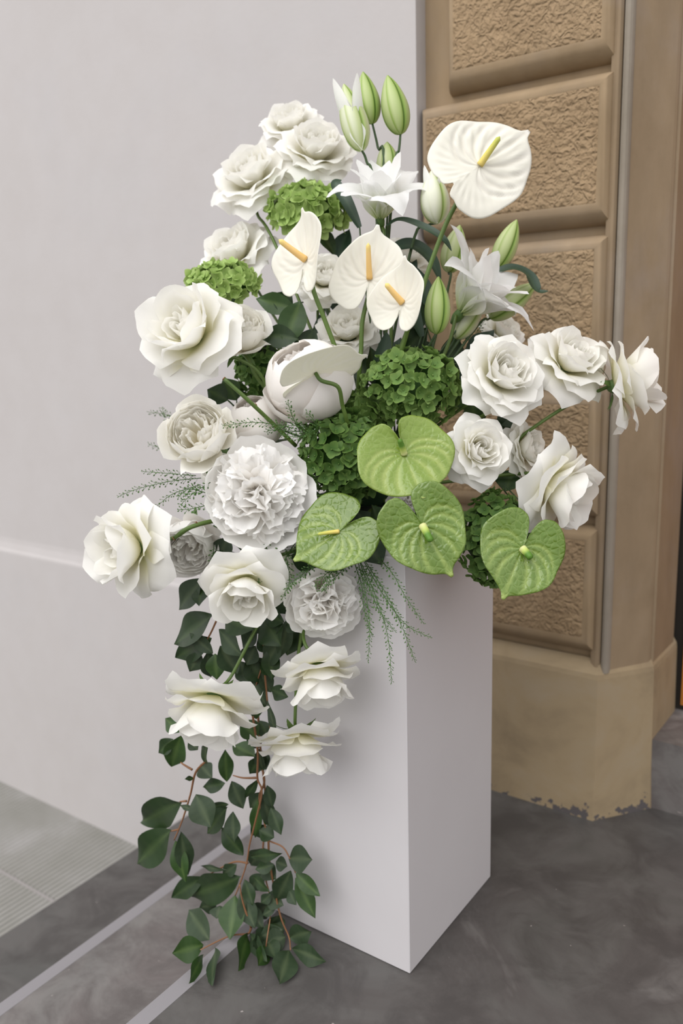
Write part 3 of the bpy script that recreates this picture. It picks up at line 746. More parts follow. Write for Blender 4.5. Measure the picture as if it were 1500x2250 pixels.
# ------------------------------------------------------------------ anthuriums
def heart_r(theta, sinus=.10, ratio=.86):
    a = abs((theta+math.pi) % (2*math.pi)-math.pi)
    xs_ = np.radians([0, 1.5, 4, 9, 22, 50, 80, 110, 135, 155, 168, 174, 180])
    ys_ = np.array([1.29, 1.15, 1.045, .99, .95, .91, .88, .88, .90, .87, .76, .58, sinus])
    return float(np.interp(a, xs_, ys_))
HT = [heart_r(2*math.pi*i/720) for i in range(720)]
HT = np.array(HT)
k_ = np.exp(-(np.arange(-9, 10)/3.5)**2); k_ /= k_.sum()
HTs = np.convolve(np.concatenate([HT[-9:], HT, HT[:9]]), k_, 'valid'); HTs[:14] = HT[:14]*.75+HTs[:14]*.25; HTs[-14:] = HT[-14:]*.75+HTs[-14:]*.25
def anthurium(box, depth, normal, tipdir, mat, spmat, label, spadix, way, cupz=.12, fold=0.0, twist=0.0, lobes=.10, emb=.022, width=1.0, splen=.42, spr=.034, seed=0, stem_r=.0042, tipbend=0.0, group=None, sm=0.0, stem_end=None):
    nz = imgvec(*normal); ty = CR*tipdir[0]+CU*tipdir[1]; ty = ty - nz*np.dot(ty, nz); Y = nrm(ty); X = np.cross(Y, nz)
    M = np.stack([X, Y, nz], 1); rg = random.Random(seed)
    NT, NR = 120, 26; v = []; t = []
    ph = [rg.uniform(0, 6) for _ in range(4)]
    for j in range(NR):
        rho = (j/(NR-1))
        for i in range(NT):
            th = 2*math.pi*(i+.5)/NT
            a = (th+math.pi) % (2*math.pi)-math.pi
            R_ = np.interp(th/(2*math.pi)*720, np.arange(721), np.append(HTs, HTs[0]))
            R_ = max(R_, sm*(1-.25*math.exp(-((1-abs(a)/math.pi)/.03)**2))) if sm else R_
            R_ *= 1+.030*math.sin(3*th+ph[0])+.016*math.sin(7*th+ph[1])
            r = R_*rho
            x = math.sin(th)*r*width; y = math.cos(th)*r
            aa = abs(a)/math.pi
            # veins: arcs that leave the sinus and sweep round to the tip
            vn = 0
            for c_, w_ in ((0.0, .030), (.22, .05), (.42, .055), (.62, .055), (.80, .05)):
                cc = c_*(1-.55*rho**1.6*(1 if c_ else 0))
                vn = max(vn, math.exp(-((aa-cc)/(w_*(1.0-.62*rho)))**2)*(.6+.4*rho))
            qu = math.sin(aa*95+rho*9+ph[2])*math.exp(-((rho-.74)/.17)**2)*.42 + math.sin(rho*21+5*aa+ph[1])*.14
            fade = min(1, rho*3)*(1-rho**7)
            z = cupz*(rho*R_)**2 + lobes*max(0, aa-.55)*rho*1.6 + emb*fade*(-1.0*vn + .55*qu)
            z += .045*rho**3*math.sin(4*th+ph[3])
            z += fold*x*x + twist*x*y + tipbend*max(0, y-.5)**2
            z -= .02*(rho**14)
            v.append((x, y, z)); t.append(min(1, max(0, .18+.75*vn*fade+.10*(rho**10)+.10*qu + 2.5*max(0, rho*R_-1.04)*5)))
    P = np.array(v)@M.T
    s, o = fit(P, box, depth)
    root = empty('anthurium', o, label, 'anthurium', group)
    f = grid_faces(NT, NR, wrap=True)
    sp = mesh_obj('spathe', P*s, f, mat, root, t)
    md = sp.modifiers.new('thickness', 'SOLIDIFY'); md.thickness = .0011; md.offset = -1
    # spadix
    sd = imgvec(*spadix); base = nz*s*.015
    pth = catmull([base, base+sd*s*splen*.5+nz*s*.01, base+sd*s*splen])
    vv, ff, tt = tube(pth, lambda q: s*spr*(1.0-.30*q)*(1 if q < .93 else .55 if q < .99 else .12), n=14)
    mb = MB(); mb.add(vv, ff, tt); mb.build('spadix', spmat, root)
    o2 = o - nz*s*.02
    if way is not None:
        path = catmull([o2, o2-nz*.012+(at(*way[0])-o2)*.15]+[at(*w) for w in way]+([] if stem_end is False else [FOAM+np.array([RNG.uniform(-.04, .04), RNG.uniform(-.04, .03), 0])]))
    else: path = stem_path(o2, nz)
    vv, ff, tt = tube(path, stem_r, stem_r*1.05, 10); mb = MB(); mb.add(vv, ff, tt); mb.build('stem', M_STEM, root, True, o)
    return root
GW = 'ivory anthuriums'; GG = 'lime green anthuriums'
anthurium((941, 254, 1169, 487), 1.50, (.10, .12, 1), (.80, .62), M_ANTH_W, M_SPADIX_YG, 'largest ivory anthurium, nearly round with ribbed spathe, at upper right', (.55, .70, .45), [(990, 470, 1.54), (955, 555, 1.56), (912, 680, 1.58), (868, 800, 1.60), (840, 905, 1.62)], cupz=-.04, lobes=.05, emb=.05, sm=.80, splen=.55, spr=.062, seed=1, group=GW)
anthurium((603, 424, 694, 673), 1.54, (-.80, .05, .60), (-.08, 1), M_ANTH_W, M_SPADIX_Y, 'narrow ivory anthurium seen side-on with spadix pointing left', (-.80, .48, .45), [(687, 632, 1.56), (712, 700, 1.57), (742, 780, 1.59), (775, 880, 1.62)], cupz=.10, fold=.25, seed=2, splen=.72, spr=.080, group=GW)
anthurium((730, 482, 885, 702), 1.58, (-.25, .10, .95), (.18, 1), M_ANTH_W, M_SPADIX_Y, 'ivory anthurium with upright yellow spadix under the double lily', (-.05, .85, .45), [(796, 705, 1.60), (793, 770, 1.61), (788, 830, 1.62)], cupz=.16, lobes=.12, seed=3, splen=.78, spr=.070, group=GW)
anthurium((822, 530, 911, 758), 1.52, (-.62, .05, .78), (.18, 1), M_ANTH_W, M_SPADIX_Y, 'folded ivory anthurium in front with spadix pointing up left', (-.66, .62, .42), [(900, 700, 1.54), (885, 760, 1.57), (860, 840, 1.60)], cupz=.14, fold=.35, seed=4, splen=.70, spr=.095, group=GW)
anthurium((622, 764, 802, 876), 1.47, (-.38, .84, -.36), (.93, .32), M_ANTH_W2, M_SPADIX_YG, 'thin pale anthurium seen from behind over the closed centre peony', (-.50, .80, -.1), [(742, 850, 1.475), (752, 890, 1.50), (765, 940, 1.54)], cupz=-.05, lobes=.0, emb=.01, seed=5, splen=.30, spr=.05, stem_r=.0036, group=GW)
anthurium((777, 914, 1008, 1091), 1.46, (.05, .34, .94), (.32, -.95), M_ANTH_G, M_SPADIX_G, 'lime green anthurium, topmost of the four, against the hydrangea', (-.30, .75, .60), [(885, 1040, 1.52)], cupz=.05, width=1.22, lobes=.20, seed=6, splen=.40, spr=.075, group=GG)
anthurium((640, 1084, 840, 1249), 1.46, (-.10, .42, .90), (-.78, -.62), M_ANTH_G2, M_SPADIX_YG, 'lime green anthurium next to the ruffled peony, leftmost of the four', (-.80, -.10, .30), [(760, 1170, 1.52)], cupz=.06, width=1.05, lobes=.12, seed=7, splen=.50, spr=.050, group=GG)
anthurium((828, 1054, 1022, 1271), 1.43, (.05, .10, 1.0), (.50, -.87), M_ANTH_G2, M_SPADIX_G, 'glossy lime green anthurium hanging over the front corner of the pedestal', (.32, -.68, .60), [(905, 1140, 1.50)], cupz=.04, width=1.0, lobes=.10, seed=8, splen=.44, spr=.085, emb=.03, group=GG)
anthurium((1058, 1110, 1243, 1321), 1.46, (.12, .18, .96), (-.42, -.90), M_ANTH_G2, M_SPADIX_G, 'lime green anthurium farthest right, drooping in front of the stone', (.42, -.60, .62), [(1120, 1205, 1.50), (1040, 1165, 1.55)], cupz=.07, width=1.05, lobes=.12, seed=9, splen=.32, spr=.090, emb=.03, group=GG)

# ------------------------------------------------------------------ hydrangeas
def floret_mesh(name, mat, seed, n_p=4):
    rg = random.Random(seed); mb = MB()
    for k in range(n_p):
        P, t = petal(1.0, .52, (78, 66+rg.uniform(-14, 14), 40+rg.uniform(-25, 30)), cup=.5, corner=.34, tip=.08, r0=.05, az=k*2*math.pi/n_p+rg.uniform(-.2, .2), seed=rg.random(), rcmin=.8, nu=5, nv=5, sh=.7)
        mb.add(P, grid_faces(5, 5), t)
    v, f = lathe([(.05, 0), (.12, .05), (.08, .14), (.02, .17)], (0, 0, 0), 6); mb.add(v, f, [.9]*len(v))
    me = bpy.data.meshes.new(name); me.from_pydata(mb.v, [], mb.f); me.polygons.foreach_set('use_smooth', [True]*len(me.polygons))
    a = me.attributes.new('t', 'FLOAT', 'POINT'); a.data.foreach_set('value', np.array(mb.t, dtype=np.float32)); me.materials.append(mat)
    return me
def hydrangea(box, depth, axis, mat, label, n, fr, cover=100, squash=.8, seed=0, stem=True):
    rg = random.Random(seed); ax = imgvec(*axis); M = frame(ax)
    c = at((box[0]+box[2])/2, (box[1]+box[3])/2, depth)
    rx = (box[2]-box[0])/2*depth/F_PX; ry = (box[3]-box[1])/2*depth/F_PX; rz = min(rx, ry)*squash
    rad = lambda d: CR*np.dot(d, CR)*rx + CD*np.dot(d, CD)*ry + CF*np.dot(d, CF)*rz
    root = empty('hydrangea', c, label, 'hydrangea', 'green hydrangeas')
    meshes = [floret_mesh('floret', mat, seed*10+k) for k in range(5)]
    s = fr*depth/F_PX
    for k in range(n):
        q = (k+.5)/n; pol = math.acos(1-q*(1-math.cos(math.radians(cover)))); az = k*GA
        d = M@np.array([math.sin(pol)*math.cos(az), math.sin(pol)*math.sin(az), math.cos(pol)])
        d = nrm(d+np.array([rg.uniform(-.07, .07) for _ in range(3)]))
        lump = 1 + .10*noise.noise(Vector(d*2.6+np.array([seed, 0, 0])))
        p = rad(d)*(lump*rg.uniform(.86, .97)) 
        F = frame(nrm(d+np.array([rg.uniform(-.45, .45) for _ in range(3)])), rg.uniform(0, 6.3)); ss = s*rg.uniform(.85, 1.2)
        o = bpy.data.objects.new('floret', meshes[k % 5]); COL.objects.link(o); o.parent = root
        o.matrix_local = Matrix(((F[0, 0]*ss, F[0, 1]*ss, F[0, 2]*ss, p[0]), (F[1, 0]*ss, F[1, 1]*ss, F[1, 2]*ss, p[1]), (F[2, 0]*ss, F[2, 1]*ss, F[2, 2]*ss, p[2]), (0, 0, 0, 1)))
    # branching flower stalks under the florets
    mb = MB(); hub = -ax*min(rx, ry)*.7
    for k in range(46):
        q = (k+.5)/46; pol = math.acos(1-q*(1-math.cos(math.radians(cover)))); az = k*GA+1
        d = M@np.array([math.sin(pol)*math.cos(az), math.sin(pol)*math.sin(az), math.cos(pol)])
        e = rad(nrm(d))*.86; vv, ff, tt = tube(np.array([hub, hub*.3+e*.45, e]), .0022, .0014, 5); mb.add(vv, ff, tt)
    mb.build('flower_stalks', M_STEM, root)
    # lumpy dark green solid, stands in for the shaded depth between florets
    mb = MB(); n2, m2 = 40, 18; v = []
    for j in range(m2):
        for i in range(n2):
            d = np.array([math.sin(math.pi*(j+.01)/(m2-.98))*math.cos(2*math.pi*i/n2), math.sin(math.pi*(j+.01)/(m2-.98))*math.sin(2*math.pi*i/n2), math.cos(math.pi*(j+.01)/(m2-.98))])
            v.append(rad(d)*(.70+.13*noise.noise(Vector(d*7+np.array([seed*2., 0, 0])))) - ax*rz*.1)
    mb.add(v, grid_faces(n2, m2, wrap=True), [.0]*len(v)); mb.build('dark_core', M_HYD_DARK, root)
    if stem:
        path = stem_path(c+hub, ax); vv, ff, tt = tube(path, .004, .0045); mb = MB(); mb.add(vv, ff, tt); mb.build('stem', M_STEM_DARK, root, True, c)
    return root
hydrangea((795, 768, 1014, 940), 1.60, (.10, .45, .9), M_HYD, 'domed green hydrangea in the centre, left of the full white rose', 150, 17, 105, .9, 1)
hydrangea((655, 905, 850, 1112), 1.57, (-.05, .10, 1), M_HYD_DARK, 'deep green hydrangea between the ruffled peony and topmost lime anthurium', 150, 17, 105, .8, 2)
hydrangea((588, 410, 768, 530), 1.80, (.05, .6, .75), M_HYD_LIME, 'blurred lime hydrangea below the three top roses', 90, 19, 100, .9, 3)
hydrangea((412, 577, 572, 675), 1.72, (-.1, .6, .75), M_HYD_LIME, 'small lime hydrangea sticking out on the left above the largest rose', 80, 16, 100, .9, 4)
hydrangea((1003, 1078, 1170, 1292), 1.57, (.35, -.15, .9), M_HYD_DARK, 'dark green hydrangea behind the farthest right lime anthurium', 130, 16, 110, .8, 5)
hydrangea((520, 745, 625, 885), 1.74, (-.2, .2, .9), M_HYD_DARK, 'small shaded green hydrangea behind the left rose stems', 70, 14, 100, .8, 6)
hydrangea((745, 860, 860, 960), 1.62, (0, .3, .9), M_HYD, 'small green hydrangea cluster behind the thin pale anthurium stem', 60, 17, 100, .9, 7)

# ------------------------------------------------------------------ leaves and branches
def leaf_geo(base, tip, hw, nrm_hint, fold=.25, curl=.15, seed=0, nu=7, nv=14, shape=1.0, wav=.03, curlside=0):
    base = np.asarray(base, float); tip = np.asarray(tip, float); rg = random.Random(seed)
    Y = tip-base; L = np.linalg.norm(Y); Y = Y/L; Z = nrm_hint-Y*np.dot(nrm_hint, Y); Z = nrm(Z); X = np.cross(Y, Z)
    v = []; t = []; p = rg.uniform(0, 6.3)
    for j in range(nv):
        s = j/(nv-1); w = hw*(math.sin(math.pi*s**(1.02*shape))**.85 if 0 < s < 1 else (.02))
        if s > .6: w *= 1-.35*((s-.6)/.4)**1.3
        for i in range(nu):
            u = -1+2*i/(nu-1)
            z = fold*abs(u)*w - curl*L*(s-.3)**2 + wav*L*abs(u)*math.sin(s*9+p+(u > 0)*2) + curlside*w*u*u*math.copysign(1, u)
            v.append(base + Y*(s*L) + X*(u*w) + Z*z)
            t.append(1.0 if i == nu//2 else (.24 if j % 2 else .14)+rg.uniform(0, .05))
    return v, grid_faces(nu, nv), t
def add_leaf(root, o, base, tip, hw, mat, seed, tilt=None, **kw):
    rg = random.Random(seed); h = -CF + CR*rg.uniform(-.55, .55) + CU*rg.uniform(-.1, .75)
    if tilt is not None: h = imgvec(*tilt)
    v, f, t = leaf_geo(base, tip, hw, nrm(h), seed=seed, **kw)
    mesh_obj('leaf', np.array(v)-o, f, mat, root, t)

def gdepth(px, py, off=0.0):
    """hanging branch: about 6 cm in front of the pedestal's left face, its end lying on the floor"""
    p = aty(px, py, 1.165+off)
    d = ray(px, py); dep = (1.165+off)/d[1]
    zmin = .012
    if p[2] < zmin: dep = (zmin-CAM_H)/d[2]
    return dep
def c6(x, y): return 260+x/2.7778, 1540+y/2.7778
def c5(x, y): return 340+x/2.344, 1180+y/2.344
def pt(px, py, off=0.0): return at(px, py, gdepth(px, py, off))
def branch(label, stems, leaves, conv, sc, seed, off=0.0, conv2=None):
    first = conv(*stems[0][0]); o = pt(*first, off)
    root = empty('trailing_branch', o, label, 'branch', 'trailing leafy branches')
    mb = MB()
    for s in stems:
        pts = [pt(*conv(*q), off) for q in s]
        vv, ff, tt = tube(catmull(pts, 5), .0026, .0013, 6); mb.add(vv, ff, tt)
    mb.build('twig', M_STEM_BROWN, root, True, o)
    for k, (b, e, w, mt) in enumerate(leaves):
        rg = random.Random(seed*100+k); oo = off+rg.uniform(-.025, .012)
        B = pt(*conv(*b), off); E = pt(*conv(*e), oo)
        dep = gdepth(*conv(*b), off)
        hw = w/sc*dep/F_PX*1.14
        if (E-B)@(E-B) < 1e-8: continue
        zc = min(B[2], E[2])
        add_leaf(root, o, B, E, hw, {'d': M_LEAF, 'm': M_LEAF_MID, 'g': M_LEAF_DUSTY}[mt], seed*100+k, fold=rg.uniform(.12, .3), curl=rg.uniform(.02, .16) if zc > .08 else -.02)
    return root
# lower garland, as seen in the crop whose origin is at (260,1540)
branch('trailing leafy branch, middle one reaching the floor beside the pedestal', 
  [[(815, 60), (850, 310), (848, 470), (875, 560), (830, 760), (800, 880), (780, 1000), (740, 1120), (712, 1190)], [(790, 990), (700, 985), (560, 1055)], [(850, 470), (760, 470), (700, 455)]],
  [((835, 340), (695, 265), 52, 'm'), ((850, 230), (745, 120), 58, 'm'), ((660, 495), (652, 300), 42, 'm'), ((650, 505), (512, 528), 40, 'd'), ((500, 390), (570, 470), 50, 'g'), ((690, 490), (762, 660), 50, 'g'),
   ((740, 1080), (430, 1192), 88, 'd'), ((520, 1075), (328, 1200), 55, 'd'), ((712, 1185), (680, 1458), 72, 'm'), ((742, 1170), (835, 1390), 52, 'g'), ((770, 1090), (822, 1250), 36, 'd'), ((500, 1008), (648, 1036), 16, 'g'),
   ((762, 942), (625, 775), 52, 'd'), ((808, 950), (978, 938), 34, 'd'), ((720, 1000), (635, 1060), 38, 'g'), ((820, 1070), (918, 1165), 34, 'd'), ((780, 1230), (885, 1395), 40, 'g'), ((600, 1240), (495, 1262), 42, 'g'),
   ((665, 650), (528, 815), 58, 'd'), ((700, 675), (700, 865), 50, 'g'), ((555, 645), (672, 632), 24, 'd'), ((850, 480), (770, 600), 26, 'd')], c6, 2.7778, 11)
branch('thin trailing branch on the far left with large dark leaves hanging below the nodding rose',
  [[(530, 370), (470, 440), (440, 570), (400, 700), (368, 785), (340, 850)], [(450, 420), (400, 390), (380, 375)], [(415, 612), (375, 615)], [(368, 785), (320, 795)]],
  [((385, 615), (133, 742), 92, 'd'), ((322, 790), (100, 1002), 95, 'd'), ((348, 850), (405, 1112), 50, 'm'), ((380, 800), (425, 1065), 52, 'g'), ((472, 570), (562, 772), 78, 'g'), ((380, 215), (318, 412), 66, 'm'),
   ((335, 235), (243, 320), 45, 'd'), ((375, 190), (283, 105), 45, 'm'), ((530, 385), (530, 265), 38, 'd'), ((430, 240), (485, 300), 34, 'g'), ((460, 470), (405, 478), 14, 'd'), ((375, 640), (470, 665), 16, 'g')], c6, 2.7778, 12, -.05)
branch('trailing branch nearest the pedestal face with leaves pointing right',
  [[(880, 420), (890, 500), (860, 600), (905, 800), (915, 850), (1000, 890), (1045, 960), (1080, 1050)], [(915, 850), (925, 1000), (985, 1300), (1040, 1440), (1050, 1520)]],
  [((850, 600), (832, 842), 36, 'm'), ((880, 588), (942, 775), 42, 'g'), ((905, 515), (940, 655), 36, 'g'), ((930, 650), (992, 818), 40, 'd'), ((950, 835), (858, 785), 46, 'd'), ((950, 1000), (833, 1030), 36, 'd'),
   ((1040, 960), (1182, 968), 72, 'g'), ((1050, 1040), (958, 1232), 60, 'g'), ((1080, 1050), (1228, 1192), 44, 'm'), ((1080, 1080), (1202, 1328), 48, 'm'), ((1045, 1445), (1178, 1405), 62, 'g'), ((1060, 1510), (1268, 1592), 54, 'g'),
   ((1042, 1520), (980, 1732), 70, 'g'), ((1020, 1440), (895, 1485), 62, 'g'), ((1000, 1395), (860, 1440), 48, 'g'), ((930, 1180), (870, 1235), 30, 'g'), ((1040, 1150), (1080, 1245), 36, 'g'), ((960, 980), (1030, 1010), 40, 'g'), ((985, 1300), (920, 1370), 34, 'g'),
   ((960, 1260), (880, 1310), 26, 'g'), ((880, 420), (850, 300), 34, 'g'), ((860, 430), (900, 330), 30, 'g')], c6, 2.7778, 13, .02)
branch('lowest trailing branch whose leaves lie on the slate floor',
  [[(810, 1385), (790, 1420), (700, 1430), (620, 1460), (500, 1520)], [(810, 1385), (760, 1230), (740, 1120)]],
  [((556, 1462), (430, 1275), 78, 'g'), ((520, 1490), (328, 1540), 68, 'm'), ((520, 1548), (425, 1728), 46, 'm'), ((592, 1510), (570, 1738), 62, 'g'), ((790, 1420), (730, 1652), 60, 'm'), ((800, 1420), (905, 1592), 46, 'g'), ((860, 1560), (850, 1440), 42, 'g'), ((620, 1250), (600, 1330), 50, 'g')], c6, 2.7778, 14, -.01)
branch('trailing branch tucked behind the others next to the pedestal edge',
  [[(850, 60), (870, 330), (900, 640), (880, 980), (930, 1240), (900, 1500)]],
  [((860, 300), (900, 420), 44, 'g'), ((868, 340), (800, 450), 40, 'd'), ((880, 560), (800, 660), 46, 'g'), ((895, 680), (960, 760), 40, 'd'), ((890, 760), (810, 820), 44, 'd'), ((885, 900), (800, 1010), 50, 'g'),
   ((880, 1000), (960, 1090), 48, 'd'), ((890, 1060), (800, 1150), 46, 'g'), ((910, 1180), (1000, 1250), 50, 'g'), ((920, 1240), (830, 1310), 52, 'g'), ((925, 1330), (1010, 1420), 50, 'd'), ((910, 1400), (820, 1500), 54, 'g'),
   ((905, 1450), (960, 1580), 50, 'g'), ((900, 1500), (850, 1620), 46, 'm'), ((870, 200), (800, 290), 44, 'd'), ((860, 120), (920, 230), 40, 'd')], c6, 2.7778, 17, .03)
# upper garland, crop origin (340,1180)
branch('upper trailing branch with large dark leaves left of the cream rose',
  [[(400, 250), (335, 390), (280, 510), (225, 590)]],
  [((300, 402), (93, 552), 78, 'd'), ((288, 520), (105, 622), 62, 'd'), ((300, 600), (178, 495), 34, 'g'), ((232, 590), (180, 695), 42, 'g'), ((270, 590), (290, 725), 46, 'g'), ((330, 475), (445, 615), 48, 'g'),
   ((250, 215), (110, 375), 62, 'g'), ((245, 250), (225, 355), 42, 'd'), ((360, 410), (505, 475), 66, 'd'), ((335, 560), (425, 705), 62, 'g'), ((310, 600), (318, 735), 46, 'm')], c5, 2.344, 15, -.05)
branch('upper trailing branch of dark leaves between the nodding rose and hanging rose',
  [[(520, 330), (545, 470), (560, 620), (510, 800)], [(560, 620), (575, 800), (600, 1050)]],
  [((560, 420), (645, 560), 72, 'd'), ((650, 530), (560, 668), 52, 'g'), ((475, 620), (565, 750), 62, 'd'), ((490, 715), (572, 870), 34, 'g'), ((578, 835), (628, 1045), 17, 'g'), ((600, 785), (682, 822), 36, 'd'), ((690, 420), (640, 630), 42, 'g'),
   ((540, 500), (600, 600), 46, 'd'), ((520, 560), (470, 660), 50, 'g'), ((540, 640), (640, 700), 46, 'd'), ((500, 380), (420, 470), 54, 'd'), ((545, 700), (600, 800), 40, 'g'),
   ((530, 470), (450, 570), 50, 'd'), ((560, 380), (660, 440), 48, 'd'), ((440, 640), (480, 760), 44, 'd'), ((600, 560), (600, 740), 44, 'd'), ((680, 440), (730, 490), 30, 'd'), ((530, 780), (520, 940), 46, 'm')], c5, 2.344, 16, 0)

# single leaves and leafy sprays inside the arrangement (pixel base -> tip, half width px, distance)
def spray(label, name, cat, base, leaves, seed, mats, stem_r=.0022, to_foam=True, group=None, **kw):
    o = at(*base); root = empty(name, o, label, cat, group); mb = MB()
    for (b, e, w, dp) in leaves:
        B = at(*b, dp); vv, ff, tt = tube(bez(o, lerp(o, B, .4)+np.array([0, 0, .004]), lerp(o, B, .8), B, 7), stem_r, stem_r*.5, 6); mb.add(vv, ff, tt)
    if to_foam:
        vv, ff, tt = tube(stem_path(o, nrm(o-FOAM)), stem_r, stem_r, 6); mb.add(vv, ff, tt)
    mb.build('stem', M_STEM_DARK, root, True, o)
    for k, (b, e, w, dp) in enumerate(leaves):
        rg = random.Random(seed*31+k)
        add_leaf(root, o, at(*b, dp), at(*e, dp-rg.uniform(-.01, .03)), w*dp/F_PX, mats[k % len(mats)], seed*31+k, **kw)
    return root
GF = 'leafy sprays inside the arrangement'
spray('dark green leafy spray between the small cream rose and the narrow anthurium', 'leafy_spray', 'foliage', (650, 770, 1.68),
   [((650, 680), (560, 655), 24, 1.68), ((655, 745), (572, 735), 26, 1.66), ((640, 700), (598, 640), 18, 1.70), ((660, 660), (625, 760), 32, 1.67), ((690, 720), (655, 800), 26, 1.68), ((600, 800), (560, 740), 26, 1.72), ((620, 820), (585, 880), 26, 1.70)], 1, [M_LEAF_MID, M_LEAF, M_LEAF_DUSTY], group=GF)
spray('very dark leaves filling the gap behind the middle anthurium stems', 'leafy_spray', 'foliage', (835, 860, 1.72),
   [((830, 850), (815, 760), 22, 1.68), ((840, 850), (850, 745), 20, 1.68), ((850, 830), (880, 740), 24, 1.70), ((760, 820), (770, 720), 26, 1.72), ((800, 850), (790, 770), 22, 1.7), ((730, 760), (700, 690), 28, 1.76), ((900, 740), (925, 650), 26, 1.72), ((880, 780), (940, 720), 26, 1.72)], 2, [M_LEAF, M_LEAF, M_LILY_LEAF], group=GF)
spray('dark foliage behind the right hand lily stems', 'leafy_spray', 'foliage', (980, 850, 1.76),
   [((975, 840), (940, 760), 30, 1.74), ((985, 830), (1000, 730), 28, 1.76), ((1000, 850), (1060, 770), 30, 1.78), ((990, 860), (1010, 900), 30, 1.72), ((960, 790), (900, 760), 26, 1.74), ((1020, 800), (1085, 720), 26, 1.78), ((930, 700), (905, 620), 28, 1.74)], 3, [M_LEAF, M_LEAF, M_LILY_LEAF], group=GF)
spray('dark leaves between the white roses on the right side', 'leafy_spray', 'foliage', (1040, 1000, 1.68),
   [((1090, 1040), (1060, 940), 34, 1.66), ((1040, 950), (1040, 870), 32, 1.68), ((1090, 930), (1150, 900), 28, 1.68), ((1110, 1080), (1130, 1030), 32, 1.62), ((1150, 1130), (1210, 1170), 24, 1.60), ((1170, 1130), (1200, 1190), 20, 1.58), ((1100, 960), (1130, 900), 26, 1.68), ((1020, 900), (990, 850), 30, 1.68)], 4, [M_LEAF, M_LEAF_MID], group=GF)
spray('dark leaves below and left of the ruffled peony', 'leafy_spray', 'foliage', (560, 1240, 1.66),
   [((520, 1215), (470, 1260), 30, 1.62), ((500, 1180), (480, 1230), 24, 1.62), ((580, 1230), (620, 1290), 30, 1.62), ((600, 1300), (650, 1350), 34, 1.62), ((640, 1220), (700, 1240), 30, 1.58), ((560, 1330), (600, 1400), 34, 1.62), ((650, 1370), (630, 1440), 30, 1.62), ((480, 1250), (440, 1320), 24, 1.64)], 5, [M_LEAF, M_LEAF_DUSTY], group=GF)
spray('dark leaves behind the cream rose and left peony', 'leafy_spray', 'foliage', (520, 900, 1.72),
   [((500, 880), (455, 855), 26, 1.70), ((520, 880), (490, 830), 24, 1.72), ((510, 1000), (520, 930), 26, 1.72), ((490, 870), (540, 850), 26, 1.74), ((640, 930), (690, 880), 28, 1.68), ((700, 920), (760, 870), 28, 1.68)], 6, [M_LEAF, M_LEAF_MID], group=GF)
spray('dark leaves under the lime green anthuriums at the pedestal rim', 'leafy_spray', 'foliage', (830, 1180, 1.60),
   [((850, 1190), (820, 1110), 36, 1.56), ((830, 1190), (780, 1120), 34, 1.58), ((860, 1200), (870, 1110), 34, 1.58), ((800, 1190), (840, 1240), 30, 1.54), ((760, 1200), (700, 1170), 34, 1.58), ((900, 1180), (970, 1100), 34, 1.6), ((920, 1190), (1010, 1170), 34, 1.58), ((780, 1120), (720, 1080), 30, 1.6)], 7, [M_LEAF, M_LEAF_DUSTY], group=GF)
spray('dark leaves behind the middle of the arrangement under the top hydrangea', 'leafy_spray', 'foliage', (735, 640, 1.80),
   [((735, 560), (700, 500), 22, 1.80), ((740, 580), (765, 500), 22, 1.82), ((730, 620), (690, 560), 22, 1.80), ((750, 620), (790, 560), 24, 1.82), ((600, 690), (640, 640), 26, 1.76), ((740, 690), (750, 620), 30, 1.8), ((880, 600), (900, 520), 26, 1.8), ((640, 600), (600, 560), 26, 1.82)], 8, [M_LEAF, M_LILY_LEAF], group=GF)

def strap_leaf(label, pts, hw, mat, tilt, seed, curlw=.3):
    P = catmull([at(*p) for p in pts], 7); o = P[0]; n = len(P); T = np.gradient(P, axis=0); root_n = imgvec(*tilt)
    v = []; t = []
    for k in range(n):
        s = k/(n-1); w = hw*1.7/F_PX*(math.sin(math.pi*(.06+.94*s)**.9)**.7 if s < .999 else .02)
        tt = nrm(T[k]); zz = nrm(root_n-tt*np.dot(root_n, tt)); xx = np.cross(tt, zz)
        for i in range(7):
            u = -1+i/3; v.append(P[k]-o + xx*u*w + zz*curlw*w*u*u); t.append(.9 if i == 3 else .2)
    root = empty('lily_leaf', o, label, 'leaf', 'long lily leaves')
    mesh_obj('blade', v, grid_faces(7, n), mat, root, t)
    vv, ff, tt = tube(stem_path(o, nrm(o-FOAM)), .0016, .0022, 6); mb = MB(); mb.add(vv, ff, tt); mb.build('stem', M_STEM_DARK, root, True, o)
strap_leaf('long dark lily leaf arching over the stem of the largest anthurium', [(848, 497, 1.66), (880, 484, 1.64), (930, 500, 1.60), (972, 525, 1.58), (992, 552, 1.58)], 13, M_LILY_LEAF, (.1, .6, .7), 1)
strap_leaf('broad dark lily leaf curving down between anthurium and right lily', [(860, 545, 1.68), (905, 540, 1.68), (945, 570, 1.67), (968, 620, 1.67)], 20, M_LILY_LEAF, (.3, .5, .8), 2)
strap_leaf('blue-green lily leaf curling out to the right against the stone', [(1085, 600, 1.70), (1125, 590, 1.70), (1160, 605, 1.70), (1180, 640, 1.69), (1205, 640, 1.69)], 18, M_LILY_LEAF, (.2, .75, .6), 3)
strap_leaf('dark lily leaf standing behind the lone green bud', [(925, 740, 1.70), (905, 680, 1.70), (900, 610, 1.70), (915, 570, 1.70)], 20, M_LILY_LEAF, (.5, .2, .8), 4)
strap_leaf('lily leaf under the left petals of the double lily', [(790, 500, 1.70), (760, 440, 1.71), (738, 405, 1.72), (750, 395, 1.73)], 14, M_LILY_LEAF, (-.2, .4, .9), 5)
